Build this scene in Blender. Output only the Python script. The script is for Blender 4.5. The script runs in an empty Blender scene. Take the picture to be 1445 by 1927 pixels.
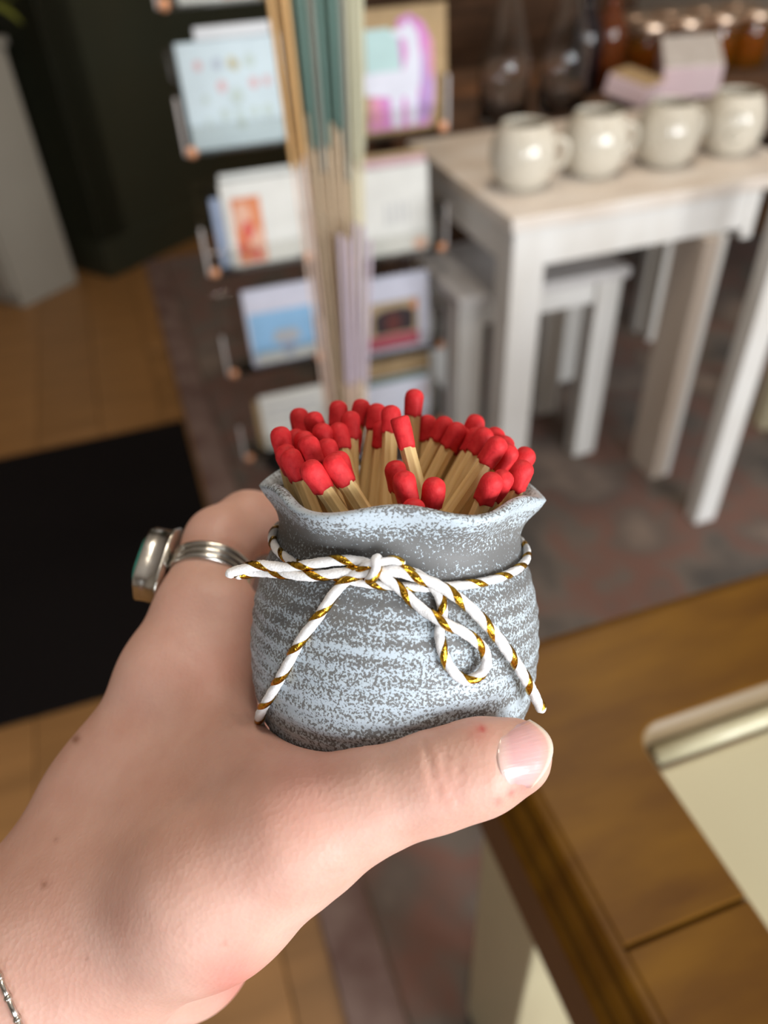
import bpy, bmesh, math, random
import numpy as np
from mathutils import Matrix, Vector, Quaternion

SC = bpy.context.scene
COL = SC.collection
random.seed(7)
RNG = np.random.default_rng(7)

# ------------------------------------------------------------------ camera
FPX, CAM_H = 1448.0, 1.05                      # focal length in px of a 1445 px wide frame, lens height
_t, _r = math.radians(49.5), math.radians(-3.0)
RCAM = np.array(Matrix.Rotation(_t, 3, 'X') @ Matrix.Rotation(_r, 3, 'Z'))
CPOS = np.array([0.0, 0.0, CAM_H])
MCAM = Matrix.Translation(CPOS) @ Matrix(RCAM.tolist()).to_4x4()
cam_data = bpy.data.cameras.new('camera')
cam = bpy.data.objects.new('camera', cam_data)
COL.objects.link(cam)
cam.matrix_world = MCAM
cam_data.sensor_fit = 'HORIZONTAL'
cam_data.sensor_width = 36.0
cam_data.lens = 36.0 * FPX / 1445.0
cam_data.clip_start = 0.01
cam_data.dof.use_dof = True
cam_data.dof.focus_distance = 0.172
cam_data.dof.aperture_fstop = cam_data.lens / 3.4
SC.camera = cam

# ------------------------------------------------------------------ light and exposure
U = np.array([0.956, 0.292, 0.0]); V = np.array([-0.292, 0.956, 0.0])   # room axes
YAW = math.atan2(0.292, 0.956)
world = bpy.data.worlds.new('daylight'); SC.world = world
world.use_nodes = True
bg = world.node_tree.nodes['Background']
bg.inputs[0].default_value = (0.80, 0.90, 1.0, 1)
bg.inputs[1].default_value = 0.35


def area_light(name, loc, target, sx, sy, power, col):
    l = bpy.data.lights.new(name, 'AREA')
    l.shape = 'RECTANGLE'; l.size = sx; l.size_y = sy; l.energy = power; l.color = col
    o = bpy.data.objects.new(name, l); COL.objects.link(o)
    o.location = loc
    o.rotation_euler = (Vector(target) - Vector(loc)).to_track_quat('-Z', 'Y').to_euler()
    return o


area_light('window_and_fill_light', (*(U * 0.72 + V * -1.50)[:2], 1.10), (*(U * 0.35 + V * 1.0)[:2], 0.75), 0.60, 0.70, 38, (0.94, 0.97, 1.0))
area_light('window_and_fill_light', (*(U * 1.58 + V * -1.50)[:2], 1.10), (*(U * 0.7 + V * 1.0)[:2], 0.75), 0.55, 0.72, 30, (0.94, 0.97, 1.0))
area_light('window_and_fill_light', (*(U * -0.62 + V * -1.50)[:2], 1.10), (*(U * 0.2 + V * 1.2)[:2], 0.70), 0.50, 0.72, 13, (0.90, 0.95, 1.0))  # added cool fill to lift the left-facing sides, no known window there
area_light('ceiling_lamp', (*(U * 0.95 + V * 1.3)[:2], 2.45), (*(U * 0.95 + V * 1.3)[:2], 0.0), 0.30, 0.30, 12, (1.0, 0.84, 0.66))
area_light('ceiling_lamp', (*(U * 0.25 + V * 0.5)[:2], 2.45), (*(U * 0.25 + V * 0.5)[:2], 0.0), 0.30, 0.30, 9, (1.0, 0.88, 0.74))
SC.view_settings.view_transform = 'Standard'
SC.view_settings.look = 'None'
SC.view_settings.gamma = 1.0
SC.view_settings.use_curve_mapping = False
SC.view_settings.exposure = 0.0
SC.cycles.use_denoising = True
SC.cycles.max_bounces = 10
SC.cycles.transparent_max_bounces = 16


# ------------------------------------------------------------------ geometry helpers
def ray(px, py):
    return RCAM @ np.array([(px - 722.5) / FPX, -(py - 963.5) / FPX, -1.0])


def campt(px, py, z):                           # camera-space point at depth z
    return np.array([(px - 722.5) / FPX * z, -(py - 963.5) / FPX * z, -z])


def plane(px, py, h):                           # where the sight line meets a horizontal plane
    d = ray(px, py)
    return CPOS + d * ((h - CAM_H) / d[2])


def uvh(u, v, h):
    p = U * u + V * v
    return (p[0], p[1], h)


class MB:
    def __init__(s): s.v = []; s.f = []; s.m = []

    def add(s, vs, fs, mi=0):
        n = len(s.v); s.v += [tuple(map(float, p)) for p in vs]
        s.f += [tuple(n + i for i in f) for f in fs]; s.m += [mi] * len(fs)

    def box(s, c, d, rz=0.0, mi=0):
        x, y, z = d[0] / 2, d[1] / 2, d[2] / 2
        cs, sn = math.cos(rz), math.sin(rz)
        vs = []
        for a, b, e in ((-x, -y, -z), (x, -y, -z), (x, y, -z), (-x, y, -z), (-x, -y, z), (x, -y, z), (x, y, z), (-x, y, z)):
            vs.append((c[0] + a * cs - b * sn, c[1] + a * sn + b * cs, c[2] + e))
        s.add(vs, [(0, 3, 2, 1), (4, 5, 6, 7), (0, 1, 5, 4), (1, 2, 6, 5), (2, 3, 7, 6), (3, 0, 4, 7)], mi)

    def lathe(s, prof, n=32, c=(0, 0, 0), cap=True, mi=0):
        vs = [];  m = len(prof)
        for r, z in prof:
            for k in range(n):
                a = 2 * math.pi * k / n
                vs.append((c[0] + r * math.cos(a), c[1] + r * math.sin(a), c[2] + z))
        fs = [(i * n + k, i * n + (k + 1) % n, (i + 1) * n + (k + 1) % n, (i + 1) * n + k) for i in range(m - 1) for k in range(n)]
        if cap:
            fs.append(tuple(range(n))[::-1]); fs.append(tuple((m - 1) * n + k for k in range(n)))
        s.add(vs, fs, mi)

    def tube(s, path, r, n=8, cap=True, mi=0):
        P = np.array(path, float); m = len(P)
        rr = np.full(m, r) if np.isscalar(r) else np.array(r)
        T, N, B = frames(P)
        vs = []
        for i in range(m):
            for k in range(n):
                a = 2 * math.pi * k / n
                vs.append(P[i] + rr[i] * (math.cos(a) * N[i] + math.sin(a) * B[i]))
        fs = [(i * n + k, i * n + (k + 1) % n, (i + 1) * n + (k + 1) % n, (i + 1) * n + k) for i in range(m - 1) for k in range(n)]
        if cap:
            fs.append(tuple(range(n))[::-1]); fs.append(tuple((m - 1) * n + k for k in range(n)))
        s.add(vs, fs, mi)

    def mesh(s, name, mats, smooth=False, bevel=0.0, seg=2):
        me = bpy.data.meshes.new(name)
        me.from_pydata(s.v, [], s.f)
        for mt in (mats if isinstance(mats, (list, tuple)) else [mats]): me.materials.append(mt)
        me.polygons.foreach_set('material_index', s.m)
        bm = bmesh.new(); bm.from_mesh(me)
        if bevel > 0:
            eds = [e for e in bm.edges if len(e.link_faces) == 2 and e.calc_face_angle(0) > 0.6]
            bmesh.ops.bevel(bm, geom=eds, offset=bevel, segments=seg, profile=0.5, affect='EDGES', clamp_overlap=True)
        bmesh.ops.recalc_face_normals(bm, faces=bm.faces[:])
        bm.to_mesh(me); bm.free()
        if smooth: me.polygons.foreach_set('use_smooth', [True] * len(me.polygons))
        return me

    def build(s, name, mats, parent=None, smooth=False, bevel=0.0, seg=2):
        return link(name, s.mesh(name, mats, smooth, bevel, seg), parent)


def frames(P):
    m = len(P)
    T = np.gradient(P, axis=0); T /= np.linalg.norm(T, axis=1)[:, None] + 1e-12
    N = np.zeros_like(P); ref = np.array([0, 0, 1.0])
    if abs(T[0] @ ref) > 0.9: ref = np.array([1.0, 0, 0])
    n = ref - T[0] * (ref @ T[0]); n /= np.linalg.norm(n)
    for i in range(m):
        n = n - T[i] * (n @ T[i]); n /= np.linalg.norm(n) + 1e-12; N[i] = n
    return T, N, np.cross(T, N)


def link(name, me, parent=None):
    o = bpy.data.objects.new(name, me); COL.objects.link(o)
    if parent is not None: o.parent = parent
    return o


def tag(o, label=None, cat=None, group=None, kind=None):
    if label: o['label'] = label
    if cat: o['category'] = cat
    if group: o['group'] = group
    if kind: o['kind'] = kind
    return o


def empty(name, loc, rz=0.0, label=None, cat=None, group=None, kind=None):
    o = bpy.data.objects.new(name, None); COL.objects.link(o)
    o.location = loc; o.rotation_euler = (0, 0, rz); o.empty_display_size = 0.02
    return tag(o, label, cat, group, kind)


def copy_tree(o, parent=None):
    c = o.copy(); COL.objects.link(c)
    if parent is not None: c.parent = parent
    for ch in list(o.children): copy_tree(ch, c)
    return c


def catmull(pts, n=10):
    P = np.array(pts, float); out = []
    P = np.vstack([2 * P[0] - P[1], P, 2 * P[-1] - P[-2]])
    for i in range(1, len(P) - 2):
        for k in range(n):
            t = k / n
            out.append(0.5 * (2 * P[i] + (P[i + 1] - P[i - 1]) * t + (2 * P[i - 1] - 5 * P[i] + 4 * P[i + 1] - P[i + 2]) * t * t
                              + (3 * P[i] - P[i - 1] - 3 * P[i + 1] + P[i + 2]) * t ** 3))
    out.append(P[-2]); return np.array(out)


def resample(P, step):
    L = np.r_[0, np.cumsum(np.linalg.norm(np.diff(P, axis=0), axis=1))]
    n = max(4, int(L[-1] / step)); s = np.linspace(0, L[-1], n)
    return np.stack([np.interp(s, L, P[:, k]) for k in range(3)], 1), s


# ------------------------------------------------------------------ materials
def mat(name, col, rough=0.5, metal=0.0, spec=0.5, noise=None, bump=None, trans=0.0, ior=1.45, coat=0.0, sss=None, sheen=0.0):
    m = bpy.data.materials.new(name); m.use_nodes = True
    nt = m.node_tree; b = nt.nodes['Principled BSDF']
    b.inputs['Base Color'].default_value = (*col, 1)
    b.inputs['Roughness'].default_value = rough
    b.inputs['Metallic'].default_value = metal
    b.inputs['Specular IOR Level'].default_value = spec
    b.inputs['Transmission Weight'].default_value = trans
    b.inputs['IOR'].default_value = ior
    b.inputs['Coat Weight'].default_value = coat
    if sheen: b.inputs['Sheen Weight'].default_value = sheen
    if sss:
        b.inputs['Subsurface Weight'].default_value = sss[0]
        b.inputs['Subsurface Radius'].default_value = sss[1]
        b.inputs['Subsurface Scale'].default_value = sss[2]
    if noise:                                   # (scale xyz, detail, [(pos, colour)...])
        sc, det, ramp = noise
        tc = nt.nodes.new('ShaderNodeTexCoord'); mp = nt.nodes.new('ShaderNodeMapping')
        mp.inputs['Scale'].default_value = sc if isinstance(sc, tuple) else (sc, sc, sc)
        nz = nt.nodes.new('ShaderNodeTexNoise'); nz.inputs['Scale'].default_value = 1.0; nz.inputs['Detail'].default_value = det
        rp = nt.nodes.new('ShaderNodeValToRGB')
        while len(rp.color_ramp.elements) < len(ramp): rp.color_ramp.elements.new(0.5)
        for e, (p, c) in zip(rp.color_ramp.elements, ramp): e.position = p; e.color = (*c, 1)
        nt.links.new(tc.outputs['Object'], mp.inputs[0]); nt.links.new(mp.outputs[0], nz.inputs['Vector'])
        nt.links.new(nz.outputs['Fac'], rp.inputs[0]); nt.links.new(rp.outputs[0], b.inputs['Base Color'])
    if bump:                                    # (scale, strength, distance)
        tc = nt.nodes.new('ShaderNodeTexCoord'); nz = nt.nodes.new('ShaderNodeTexNoise')
        nz.inputs['Scale'].default_value = bump[0]; nz.inputs['Detail'].default_value = 4
        bp = nt.nodes.new('ShaderNodeBump'); bp.inputs['Strength'].default_value = bump[1]; bp.inputs['Distance'].default_value = bump[2]
        nt.links.new(tc.outputs['Object'], nz.inputs['Vector']); nt.links.new(nz.outputs['Fac'], bp.inputs['Height'])
        nt.links.new(bp.outputs[0], b.inputs['Normal'])
    return m


def mix_mul(c, k): return tuple(min(1.0, x * k) for x in c)


WOODC = (0.27, 0.135, 0.046)
M = {}
M['floor'] = [mat('floor_oak', c, 0.42, noise=((3, 26, 26), 6, [(0.3, mix_mul(c, 0.8)), (0.7, mix_mul(c, 1.15))])) for c in
              (WOODC, mix_mul(WOODC, 0.93), mix_mul(WOODC, 1.06))]
M['floor_gap'] = mat('floor_gap', (0.05, 0.03, 0.015), 0.8)
M['plaster'] = mat('plaster_wall', (0.42, 0.38, 0.33), 0.8, bump=(60, 0.1, 0.002))
M['ceiling'] = mat('ceiling_paint', (0.62, 0.59, 0.55), 0.9, bump=(40, 0.1, 0.002))
M['olive'] = mat('dark_olive_paint', (0.030, 0.032, 0.018), 0.45, noise=(2.5, 3, [(0.3, (0.027, 0.031, 0.019)), (0.7, (0.034, 0.033, 0.018))]))
M['grey_paint'] = mat('pale_grey_paint', (0.33, 0.31, 0.265), 0.5, noise=(2, 2, [(0.3, (0.31, 0.29, 0.25)), (0.7, (0.35, 0.33, 0.28))]))
M['dark_metal'] = mat('dark_metal', (0.04, 0.04, 0.04), 0.4, metal=0.8, bump=(200, 0.05, 0.001))
M['rustic'] = [mat('rustic_board', c, 0.75, noise=((6, 6, 30), 6, [(0.3, mix_mul(c, 0.5)), (0.55, c), (0.75, mix_mul(c, 1.7))])) for c in
               ((0.115, 0.058, 0.030), (0.095, 0.050, 0.028), (0.150, 0.068, 0.030))]
M['rug'] = mat('faded_rug', (0.13, 0.10, 0.085), 0.95, sheen=0.1,
               noise=(4.5, 9, [(0.34, (0.060, 0.050, 0.043)), (0.43, (0.120, 0.094, 0.076)), (0.50, (0.150, 0.072, 0.052)), (0.57, (0.110, 0.082, 0.066)), (0.68, (0.21, 0.155, 0.122))]),
               bump=(500, 0.4, 0.003))
M['rug_border'] = mat('faded_rug_border', (0.17, 0.10, 0.085), 0.95, noise=(12, 6, [(0.35, (0.12, 0.065, 0.055)), (0.6, (0.20, 0.135, 0.115))]), bump=(500, 0.4, 0.003))
M['mat'] = mat('black_mat', (0.006, 0.0045, 0.0045), 0.95, spec=0.15, bump=(400, 0.4, 0.003))
M['white_wood'] = mat('worn_white_paint', (0.70, 0.69, 0.66), 0.5, noise=((9, 9, 3), 5, [(0.25, (0.60, 0.57, 0.52)), (0.5, (0.72, 0.71, 0.68)), (0.75, (0.75, 0.74, 0.72))]), bump=(80, 0.08, 0.001))
M['white_top'] = mat('worn_white_top', (0.68, 0.62, 0.55), 0.42, noise=((6, 14, 6), 6, [(0.3, (0.58, 0.50, 0.42)), (0.5, (0.68, 0.61, 0.54)), (0.7, (0.74, 0.70, 0.65))]))
M['stool_top'] = mat('grey_white_stool_top', (0.52, 0.50, 0.49), 0.45, noise=((6, 14, 6), 5, [(0.3, (0.48, 0.46, 0.45)), (0.7, (0.56, 0.54, 0.53))]))
M['cream_leg'] = mat('cream_yellow_paint', (0.62, 0.56, 0.38), 0.5, noise=(8, 3, [(0.3, (0.58, 0.52, 0.35)), (0.7, (0.66, 0.60, 0.42))]))
M['beige_leg'] = mat('bare_beige_wood', (0.56, 0.47, 0.39), 0.6, noise=((20, 20, 3), 5, [(0.3, (0.50, 0.41, 0.33)), (0.7, (0.60, 0.52, 0.45))]))
M['mug'] = mat('cream_glaze', (0.62, 0.58, 0.49), 0.12, coat=0.5, noise=(130, 3, [(0.30, (0.46, 0.40, 0.30)), (0.40, (0.60, 0.555, 0.46)), (0.7, (0.65, 0.61, 0.52))]))
M['mug_mark'] = mat('grey_green_glaze', (0.33, 0.30, 0.23), 0.25, noise=(90, 3, [(0.3, (0.28, 0.26, 0.19)), (0.7, (0.38, 0.34, 0.27))]))
M['glass'] = mat('clear_glass', (0.97, 0.98, 0.99), 0.02, trans=1.0, ior=1.45)
M['acrylic'] = mat('clear_acrylic', (0.97, 0.97, 0.96), 0.05, bump=(30, 0.02, 0.001))
_nt = M['acrylic'].node_tree; _tr = _nt.nodes.new('ShaderNodeBsdfTransparent'); _tr.inputs[0].default_value = (0.96, 0.96, 0.95, 1)
_gl = _nt.nodes.new('ShaderNodeBsdfGlossy'); _gl.inputs['Roughness'].default_value = 0.06; _fr = _nt.nodes.new('ShaderNodeFresnel'); _fr.inputs[0].default_value = 1.49
_mx = _nt.nodes.new('ShaderNodeMixShader'); _nt.links.new(_fr.outputs[0], _mx.inputs[0]); _nt.links.new(_tr.outputs[0], _mx.inputs[1]); _nt.links.new(_gl.outputs[0], _mx.inputs[2])
_nt.links.new(_mx.outputs[0], _nt.nodes['Material Output'].inputs['Surface'])
M['amber'] = mat('amber_glass', (0.62, 0.25, 0.02), 0.04, trans=0.85, ior=1.45)
M['brown_glass'] = mat('brown_glass', (0.22, 0.055, 0.012), 0.05, trans=0.6, ior=1.45)
M['dark_glass'] = mat('near_black_glass', (0.012, 0.007, 0.010), 0.06, trans=0.2, ior=1.5)
M['copper'] = mat('copper_lid', (0.72, 0.50, 0.34), 0.32, metal=0.9, noise=(30, 3, [(0.3, (0.62, 0.44, 0.31)), (0.7, (0.78, 0.60, 0.46))]))
M['pinkbox'] = mat('pale_pink_card', (0.72, 0.56, 0.58), 0.6, noise=(10, 2, [(0.3, (0.70, 0.53, 0.56)), (0.7, (0.76, 0.60, 0.62))]))
M['greytop'] = mat('grey_white_card', (0.56, 0.52, 0.49), 0.6, noise=(40, 3, [(0.3, (0.50, 0.46, 0.43)), (0.7, (0.62, 0.58, 0.55))]))
M['kraft'] = mat('kraft_card', (0.42, 0.29, 0.15), 0.75, noise=(60, 4, [(0.3, (0.38, 0.26, 0.13)), (0.7, (0.46, 0.32, 0.17))]))
M['paper'] = mat('white_paper', (0.72, 0.72, 0.72), 0.6, noise=(15, 2, [(0.3, (0.70, 0.70, 0.70)), (0.7, (0.75, 0.75, 0.76))]))
M['oak_counter'] = mat('golden_brown_varnish', (0.15, 0.06, 0.004), 0.42, spec=0.22,
                       noise=((9, 32, 9), 5, [(0.25, (0.075, 0.026, 0.0015)), (0.5, (0.125, 0.052, 0.0025)), (0.75, (0.175, 0.078, 0.004))]), bump=(60, 0.05, 0.001))
M['apron'] = mat('brown_apron', (0.115, 0.052, 0.022), 0.5, noise=((12, 12, 12), 4, [(0.3, (0.10, 0.045, 0.019)), (0.7, (0.13, 0.06, 0.026))]))
M['cream'] = mat('cream_enamel', (0.58, 0.53, 0.36), 0.32, noise=(5, 2, [(0.3, (0.47, 0.43, 0.285)), (0.7, (0.50, 0.46, 0.305))]))
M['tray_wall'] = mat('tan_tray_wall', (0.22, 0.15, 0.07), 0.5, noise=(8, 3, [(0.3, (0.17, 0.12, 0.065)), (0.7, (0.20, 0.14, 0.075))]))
M['glint_stud'] = mat('orange_lamp_glint', (0.80, 0.38, 0.20), 0.45, metal=0.4, noise=(60, 2, [(0.3, (0.76, 0.35, 0.18)), (0.7, (0.86, 0.44, 0.25))]))  # warm lamp's reflection in the acrylic, put into an orange colour
M['frost'] = mat('frosted_edge', (0.60, 0.56, 0.54), 0.6, noise=(60, 2, [(0.3, (0.56, 0.52, 0.50)), (0.7, (0.64, 0.60, 0.58))]))
M['leaf'] = mat('leaf_green', (0.12, 0.15, 0.02), 0.5, noise=(20, 3, [(0.3, (0.15, 0.17, 0.02)), (0.7, (0.26, 0.27, 0.05))]))
M['terracotta'] = mat('clay_pot', (0.30, 0.16, 0.10), 0.8, noise=(20, 3, [(0.3, (0.27, 0.14, 0.09)), (0.7, (0.33, 0.18, 0.11))]))


def flat(name, col, rough=0.6):
    return mat(name, col, rough, noise=(25, 2, [(0.3, mix_mul(col, 0.94)), (0.7, mix_mul(col, 1.05))]))

# ================================================================== setting
def uvbox(b, u0, u1, v0, v1, h0, h1, mi=0):      # a box aligned with the room axes, in world coordinates
    c = uvh((u0 + u1) / 2, (v0 + v1) / 2, (h0 + h1) / 2)
    b.box(c, (u1 - u0, v1 - v0, h1 - h0), YAW, mi)


def struct(name, b, m, **k):
    o = b.build(name, m, **k); o['kind'] = 'structure'; return o


b = MB(); uvbox(b, -2.3, 2.3, -1.7, 3.4, -0.06, -0.012)
floor = struct('floor', b, M['floor_gap'])
floor['label'] = 'orange brown wooden plank floor of the shop'
row = 0; u = -2.29
while u < 2.28:                                  # boards run away from the window
    v = -1.7 - (0.37 * (row * 7 % 5)); k = 0
    while v < 3.4:
        v0, v1 = max(v, -1.7), min(v + 1.9, 3.4)
        if v1 - v0 > 0.02:
            b = MB(); b.box((0, 0, -0.006), (0.1485, v1 - v0 - 0.002, 0.012))
            o = b.build('plank', M['floor'][(row * 2 + k) % 3], floor, bevel=0.0012, seg=1)
            o.location = uvh(u + 0.075, (v0 + v1) / 2, 0); o.rotation_euler = (0, 0, YAW)
        v += 1.9; k += 1
    u += 0.15; row += 1

b = MB(); uvbox(b, -2.4, -2.3, -1.8, 3.5, -0.06, 2.6); struct('wall_left', b, M['plaster'])
b = MB(); uvbox(b, 2.3, 2.4, -1.8, 3.5, -0.06, 2.6); struct('wall_right', b, M['plaster'])
b = MB(); uvbox(b, -2.4, 2.4, 3.42, 3.5, -0.06, 2.6); wb = struct('wall_back', b, M['floor_gap'])
for i in range(10):                              # rustic boards, laid level, across the back wall
    for j in range(2):
        b = MB(); b.box((0, 0, 0), (2.296, 0.02, 0.196))
        o = b.build('board', M['rustic'][(i * 2 + j * 2 + i // 3) % 3], wb, bevel=0.003, seg=1)
        o.location = uvh(-1.15 + 2.3 * j, 3.41 - 0.004 * ((i + j) % 2), 0.10 + 0.2 * i); o.rotation_euler = (0, 0, YAW)
b = MB(); uvbox(b, -2.4, 2.4, -1.8, 3.5, 2.6, 2.7); struct('ceiling', b, M['ceiling'])
# window wall behind the photographer: solid below, above and beside a two-light shop window, widened left for the added fill light
b = MB()
uvbox(b, -2.4, 2.4, -1.72, -1.62, -0.06, 0.50); uvbox(b, -2.4, 2.4, -1.72, -1.62, 1.50, 2.6)
uvbox(b, -2.4, -0.98, -1.72, -1.62, 0.50, 1.50); uvbox(b, 1.96, 2.4, -1.72, -1.62, 0.50, 1.50)
struct('wall_front', b, M['plaster'])
b = MB()
for u0, u1 in ((-0.98, -0.92), (-0.33, -0.24), (0.32, 0.38), (1.12, 1.22), (1.90, 1.96)): uvbox(b, u0, u1, -1.70, -1.63, 0.50, 1.50)
for h0, h1 in ((0.50, 0.56), (1.44, 1.50)): uvbox(b, -0.98, 1.96, -1.70, -1.63, h0, h1)
win = struct('window_1', b, M['white_wood'], bevel=0.003)

# faded rug and black mat on the boards
rug = empty('rug', uvh(0.015, 0.2, 0), YAW, 'large faded grey, brown and rust patterned rug under the white furniture', 'rug')
b = MB(); b.box((1.05, 1.27, 0.004), (1.96, 2.44, 0.008)); b.build('rug_field', M['rug'], rug, bevel=0.002, seg=1)
b = MB(); b.box((0.034, 1.27, 0.004), (0.066, 2.54, 0.009)); b.box((1.05, 2.515, 0.004), (1.96, 0.05, 0.009)); b.box((1.05, 0.025, 0.004), (1.96, 0.05, 0.009))
b.build('rug_border', M['rug_border'], rug, bevel=0.002, seg=1)
b = MB(); uvbox(b, -0.95, 0.008, 0.895, 1.683, 0, 0.009)
tag(b.build('floor_mat', M['mat'], bevel=0.003), 'plain black floor mat on the wooden boards left of the rug', 'mat')

# dark olive splayed partition and pale grey cabinet at the left
A2 = YAW + math.radians(38.5)
cg = U * -0.103 + V * 2.654
b = MB(); b.box((0.55, 0.06, 1.3), (1.10, 0.12, 2.6)); b.box((0.06, 0.30, 1.3), (0.12, 0.60, 2.6)); b.box((0.55, 0.058, 0.06), (1.104, 0.125, 0.12))
o = struct('wall_corner', b, M['olive'], bevel=0.004); o.location = (cg[0], cg[1], 0); o.rotation_euler = (0, 0, A2)
o['label'] = 'dark olive painted corner partition behind the card rack'
cc = U * -0.383 + V * 2.538
cab = empty('cabinet', (cc[0], cc[1], 0), A2, 'tall pale grey painted cabinet at the left beside the dark olive corner', 'cabinet')
b = MB(); b.box((0.11, 0.20, 0.345), (0.22, 0.40, 0.69)); b.build('body', M['grey_paint'], cab, bevel=0.004)
b = MB(); b.box((-0.009, 0.20, 0.36), (0.016, 0.38, 0.62)); dr = b.build('door', M['grey_paint'], cab, bevel=0.003)
b = MB(); b.lathe([(0.004, 0), (0.004, 0.012), (0.012, 0.016), (0.013, 0.024), (0.006, 0.028)], 16)
kn = b.build('knob', M['dark_metal'], dr, smooth=True); kn.location = (-0.016, 0.075, 0.30); kn.rotation_euler = (0, -math.pi / 2, 0)
b = MB(); b.box((0.11, 0.20, 0.7005), (0.24, 0.42, 0.021)); b.build('cabinet_top', M['grey_paint'], cab, bevel=0.003)
# potted plant on that cabinet, its leaves drooping over the edge
pp = Matrix.Translation((cc[0], cc[1], 0)) @ Matrix.Rotation(A2, 4, 'Z') @ Vector((0.180, 0.050, 0.7115))
pl = empty('potted_plant', pp, 0, 'green leafy plant on the pale grey cabinet, its leaves reaching into the top left corner', 'plant')
b = MB(); b.lathe([(0.035, 0), (0.046, 0.06), (0.05, 0.064), (0.05, 0.078), (0.043, 0.078), (0.04, 0.06)], 24); b.build('pot', M['terracotta'], pl, smooth=True)


def leaf_mesh(L, W, droop):
    b = MB(); n = 9; vs = []; fs = []
    for i in range(n):
        t = i / (n - 1); w = W * math.sin(math.pi * min(1, t * 0.93 + 0.05)) ** 0.8 * (1 - 0.25 * t)
        x = L * t; z = 0.35 * L * math.sin(t * 1.6) - droop * L * t * t
        for k, s in ((0, -1), (1, -0.5), (2, 0), (3, 0.5), (4, 1)): vs.append((x, s * w, z - 0.12 * w * (1 - abs(s))))
    for i in range(n - 1):
        for k in range(4): fs.append((i * 5 + k, i * 5 + k + 1, i * 5 + 6 + k, i * 5 + 5 + k))
    b.add(vs, fs); return b.mesh('leaf', M['leaf'], smooth=True)


lms = [leaf_mesh(0.135, 0.026, 0.52), leaf_mesh(0.15, 0.030, 0.56), leaf_mesh(0.11, 0.026, 0.38)]
for k in range(16):
    o = link('leaf', lms[k % 3], pl); o.location = (0, 0, 0.068); o.rotation_euler = (0, random.uniform(-0.5, 0.15), k * 2.399)
    sm = o.modifiers.new('thickness', 'SOLIDIFY'); sm.thickness = 0.0012

# ================================================================== spinning card rack
RU, RV = 0.315, 1.30                             # post position on the room axes
rack = empty('card_rack', uvh(RU, RV + 0.14, 0.0085), YAW, 'clear acrylic spinning greeting card rack behind the incense sticks', 'rack')
b = MB(); b.lathe([(0.02, 0), (0.15, 0), (0.155, 0.004), (0.155, 0.012), (0.145, 0.018), (0.02, 0.022)], 40); b.build('base', M['dark_metal'], rack, smooth=True)
b = MB(); b.lathe([(0.011, 0.015), (0.011, 1.16), (0.016, 1.165), (0.016, 1.18), (0.006, 1.19)], 20); b.build('post', M['dark_metal'], rack, smooth=True)
TIER = [[0.140, 0.331, 0.523, 0.712, 0.900], [0.126, 0.303, 0.499, 0.700, 0.900]]   # pocket heights, left and right column
PW = 0.178                                       # pocket width


def pocket_mesh():
    b = MB(); t = 0.003
    b.box((0, 0.028, 0.070), (PW, t, 0.140)); b.box((0, 0.004, 0.0015), (PW, 0.048, t))
    b.box((0, -0.020, 0.020), (PW, t, 0.040))
    for s in (-1, 1): b.box((s * (PW / 2 - t / 2), 0.004, 0.042), (t, 0.045, 0.078))
    return b.mesh('pocket', M['acrylic'], bevel=0.0006, seg=1)


pm = pocket_mesh()
bm_ = MB(); bm_.lathe([(0.0005, -0.002), (0.0075, -0.0015), (0.0085, 0.002), (0.0065, 0.006), (0.0005, 0.0075)], 14); glint_stud = bm_.mesh('glint_stud', M['glint_stud'], smooth=True)
bm_ = MB(); bm_.box((0, 0, 0.042), (0.0045, 0.004, 0.080)); strip = bm_.mesh('edge_strip', M['frost'], bevel=0.001, seg=1)
for ci, s in ((0, -1), (1, 1)):
    for h in TIER[ci]:
        o = link('pocket', pm, rack); o.location = (s * 0.120 + (0.0 if s < 0 else 0.006), -0.150, h - 0.0085)
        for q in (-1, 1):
            k = link('glint_stud', glint_stud, o); k.location = (q * (PW / 2 - 0.008), -0.0215, 0.007); k.rotation_euler = (math.pi / 2, 0, 0)  # added orange studs imitating lamp glints at the pocket corners
            k = link('edge_strip', strip, o); k.location = (q * (PW / 2 + 0.001), -0.020, 0)
    b = MB()
    for h in TIER[ci]: b.box((s * 0.105, -0.1175, h + 0.05), (0.19, 0.006, 0.012)); b.box((s * 0.012, -0.060, h + 0.05), (0.008, 0.120, 0.012))
    bo = b.build('bracket', M['acrylic'], rack); bo['kind'] = 'stuff'


def print_mesh(b, pts, z0=0.0):                  # flat printed shape on a card face, facing -Y
    n = len(pts); b.add([(x, z0, z) for x, z in pts], [tuple(range(n))])


def ell(cx, cz, rx, rz, n=18): return [(cx + rx * math.cos(2 * math.pi * k / n), cz + rz * math.sin(2 * math.pi * k / n)) for k in range(n)]
def rect(x0, x1, z0, z1): return [(x0, z0), (x1, z0), (x1, z1), (x0, z1)]


def card(col, tier, label, w, h, thick, m, prints, du=0.0, dh=0.0, dv=0.0, extra=None, tilt=0.06):
    u = RU + (-0.120 if col == 0 else 0.126) + du
    e = empty('greeting_card', uvh(u, RV - 0.014 + dv, TIER[col][tier] + 0.0035 + dh), YAW, label, 'card', 'cards in the rack')
    e.rotation_euler = (-tilt, 0, YAW)
    b = MB(); b.box((0, 0, h / 2), (w, thick, h)); b.build('card', m, e, bevel=0.0008, seg=1)
    for name, mm, shapes in prints:
        for s in shapes:
            bb = MB(); print_mesh(bb, s, -thick / 2 - 0.0004 - 0.0001 * prints.index((name, mm, shapes))); bb.build(name, mm, e)
    if extra: extra(e)
    return e


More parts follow.
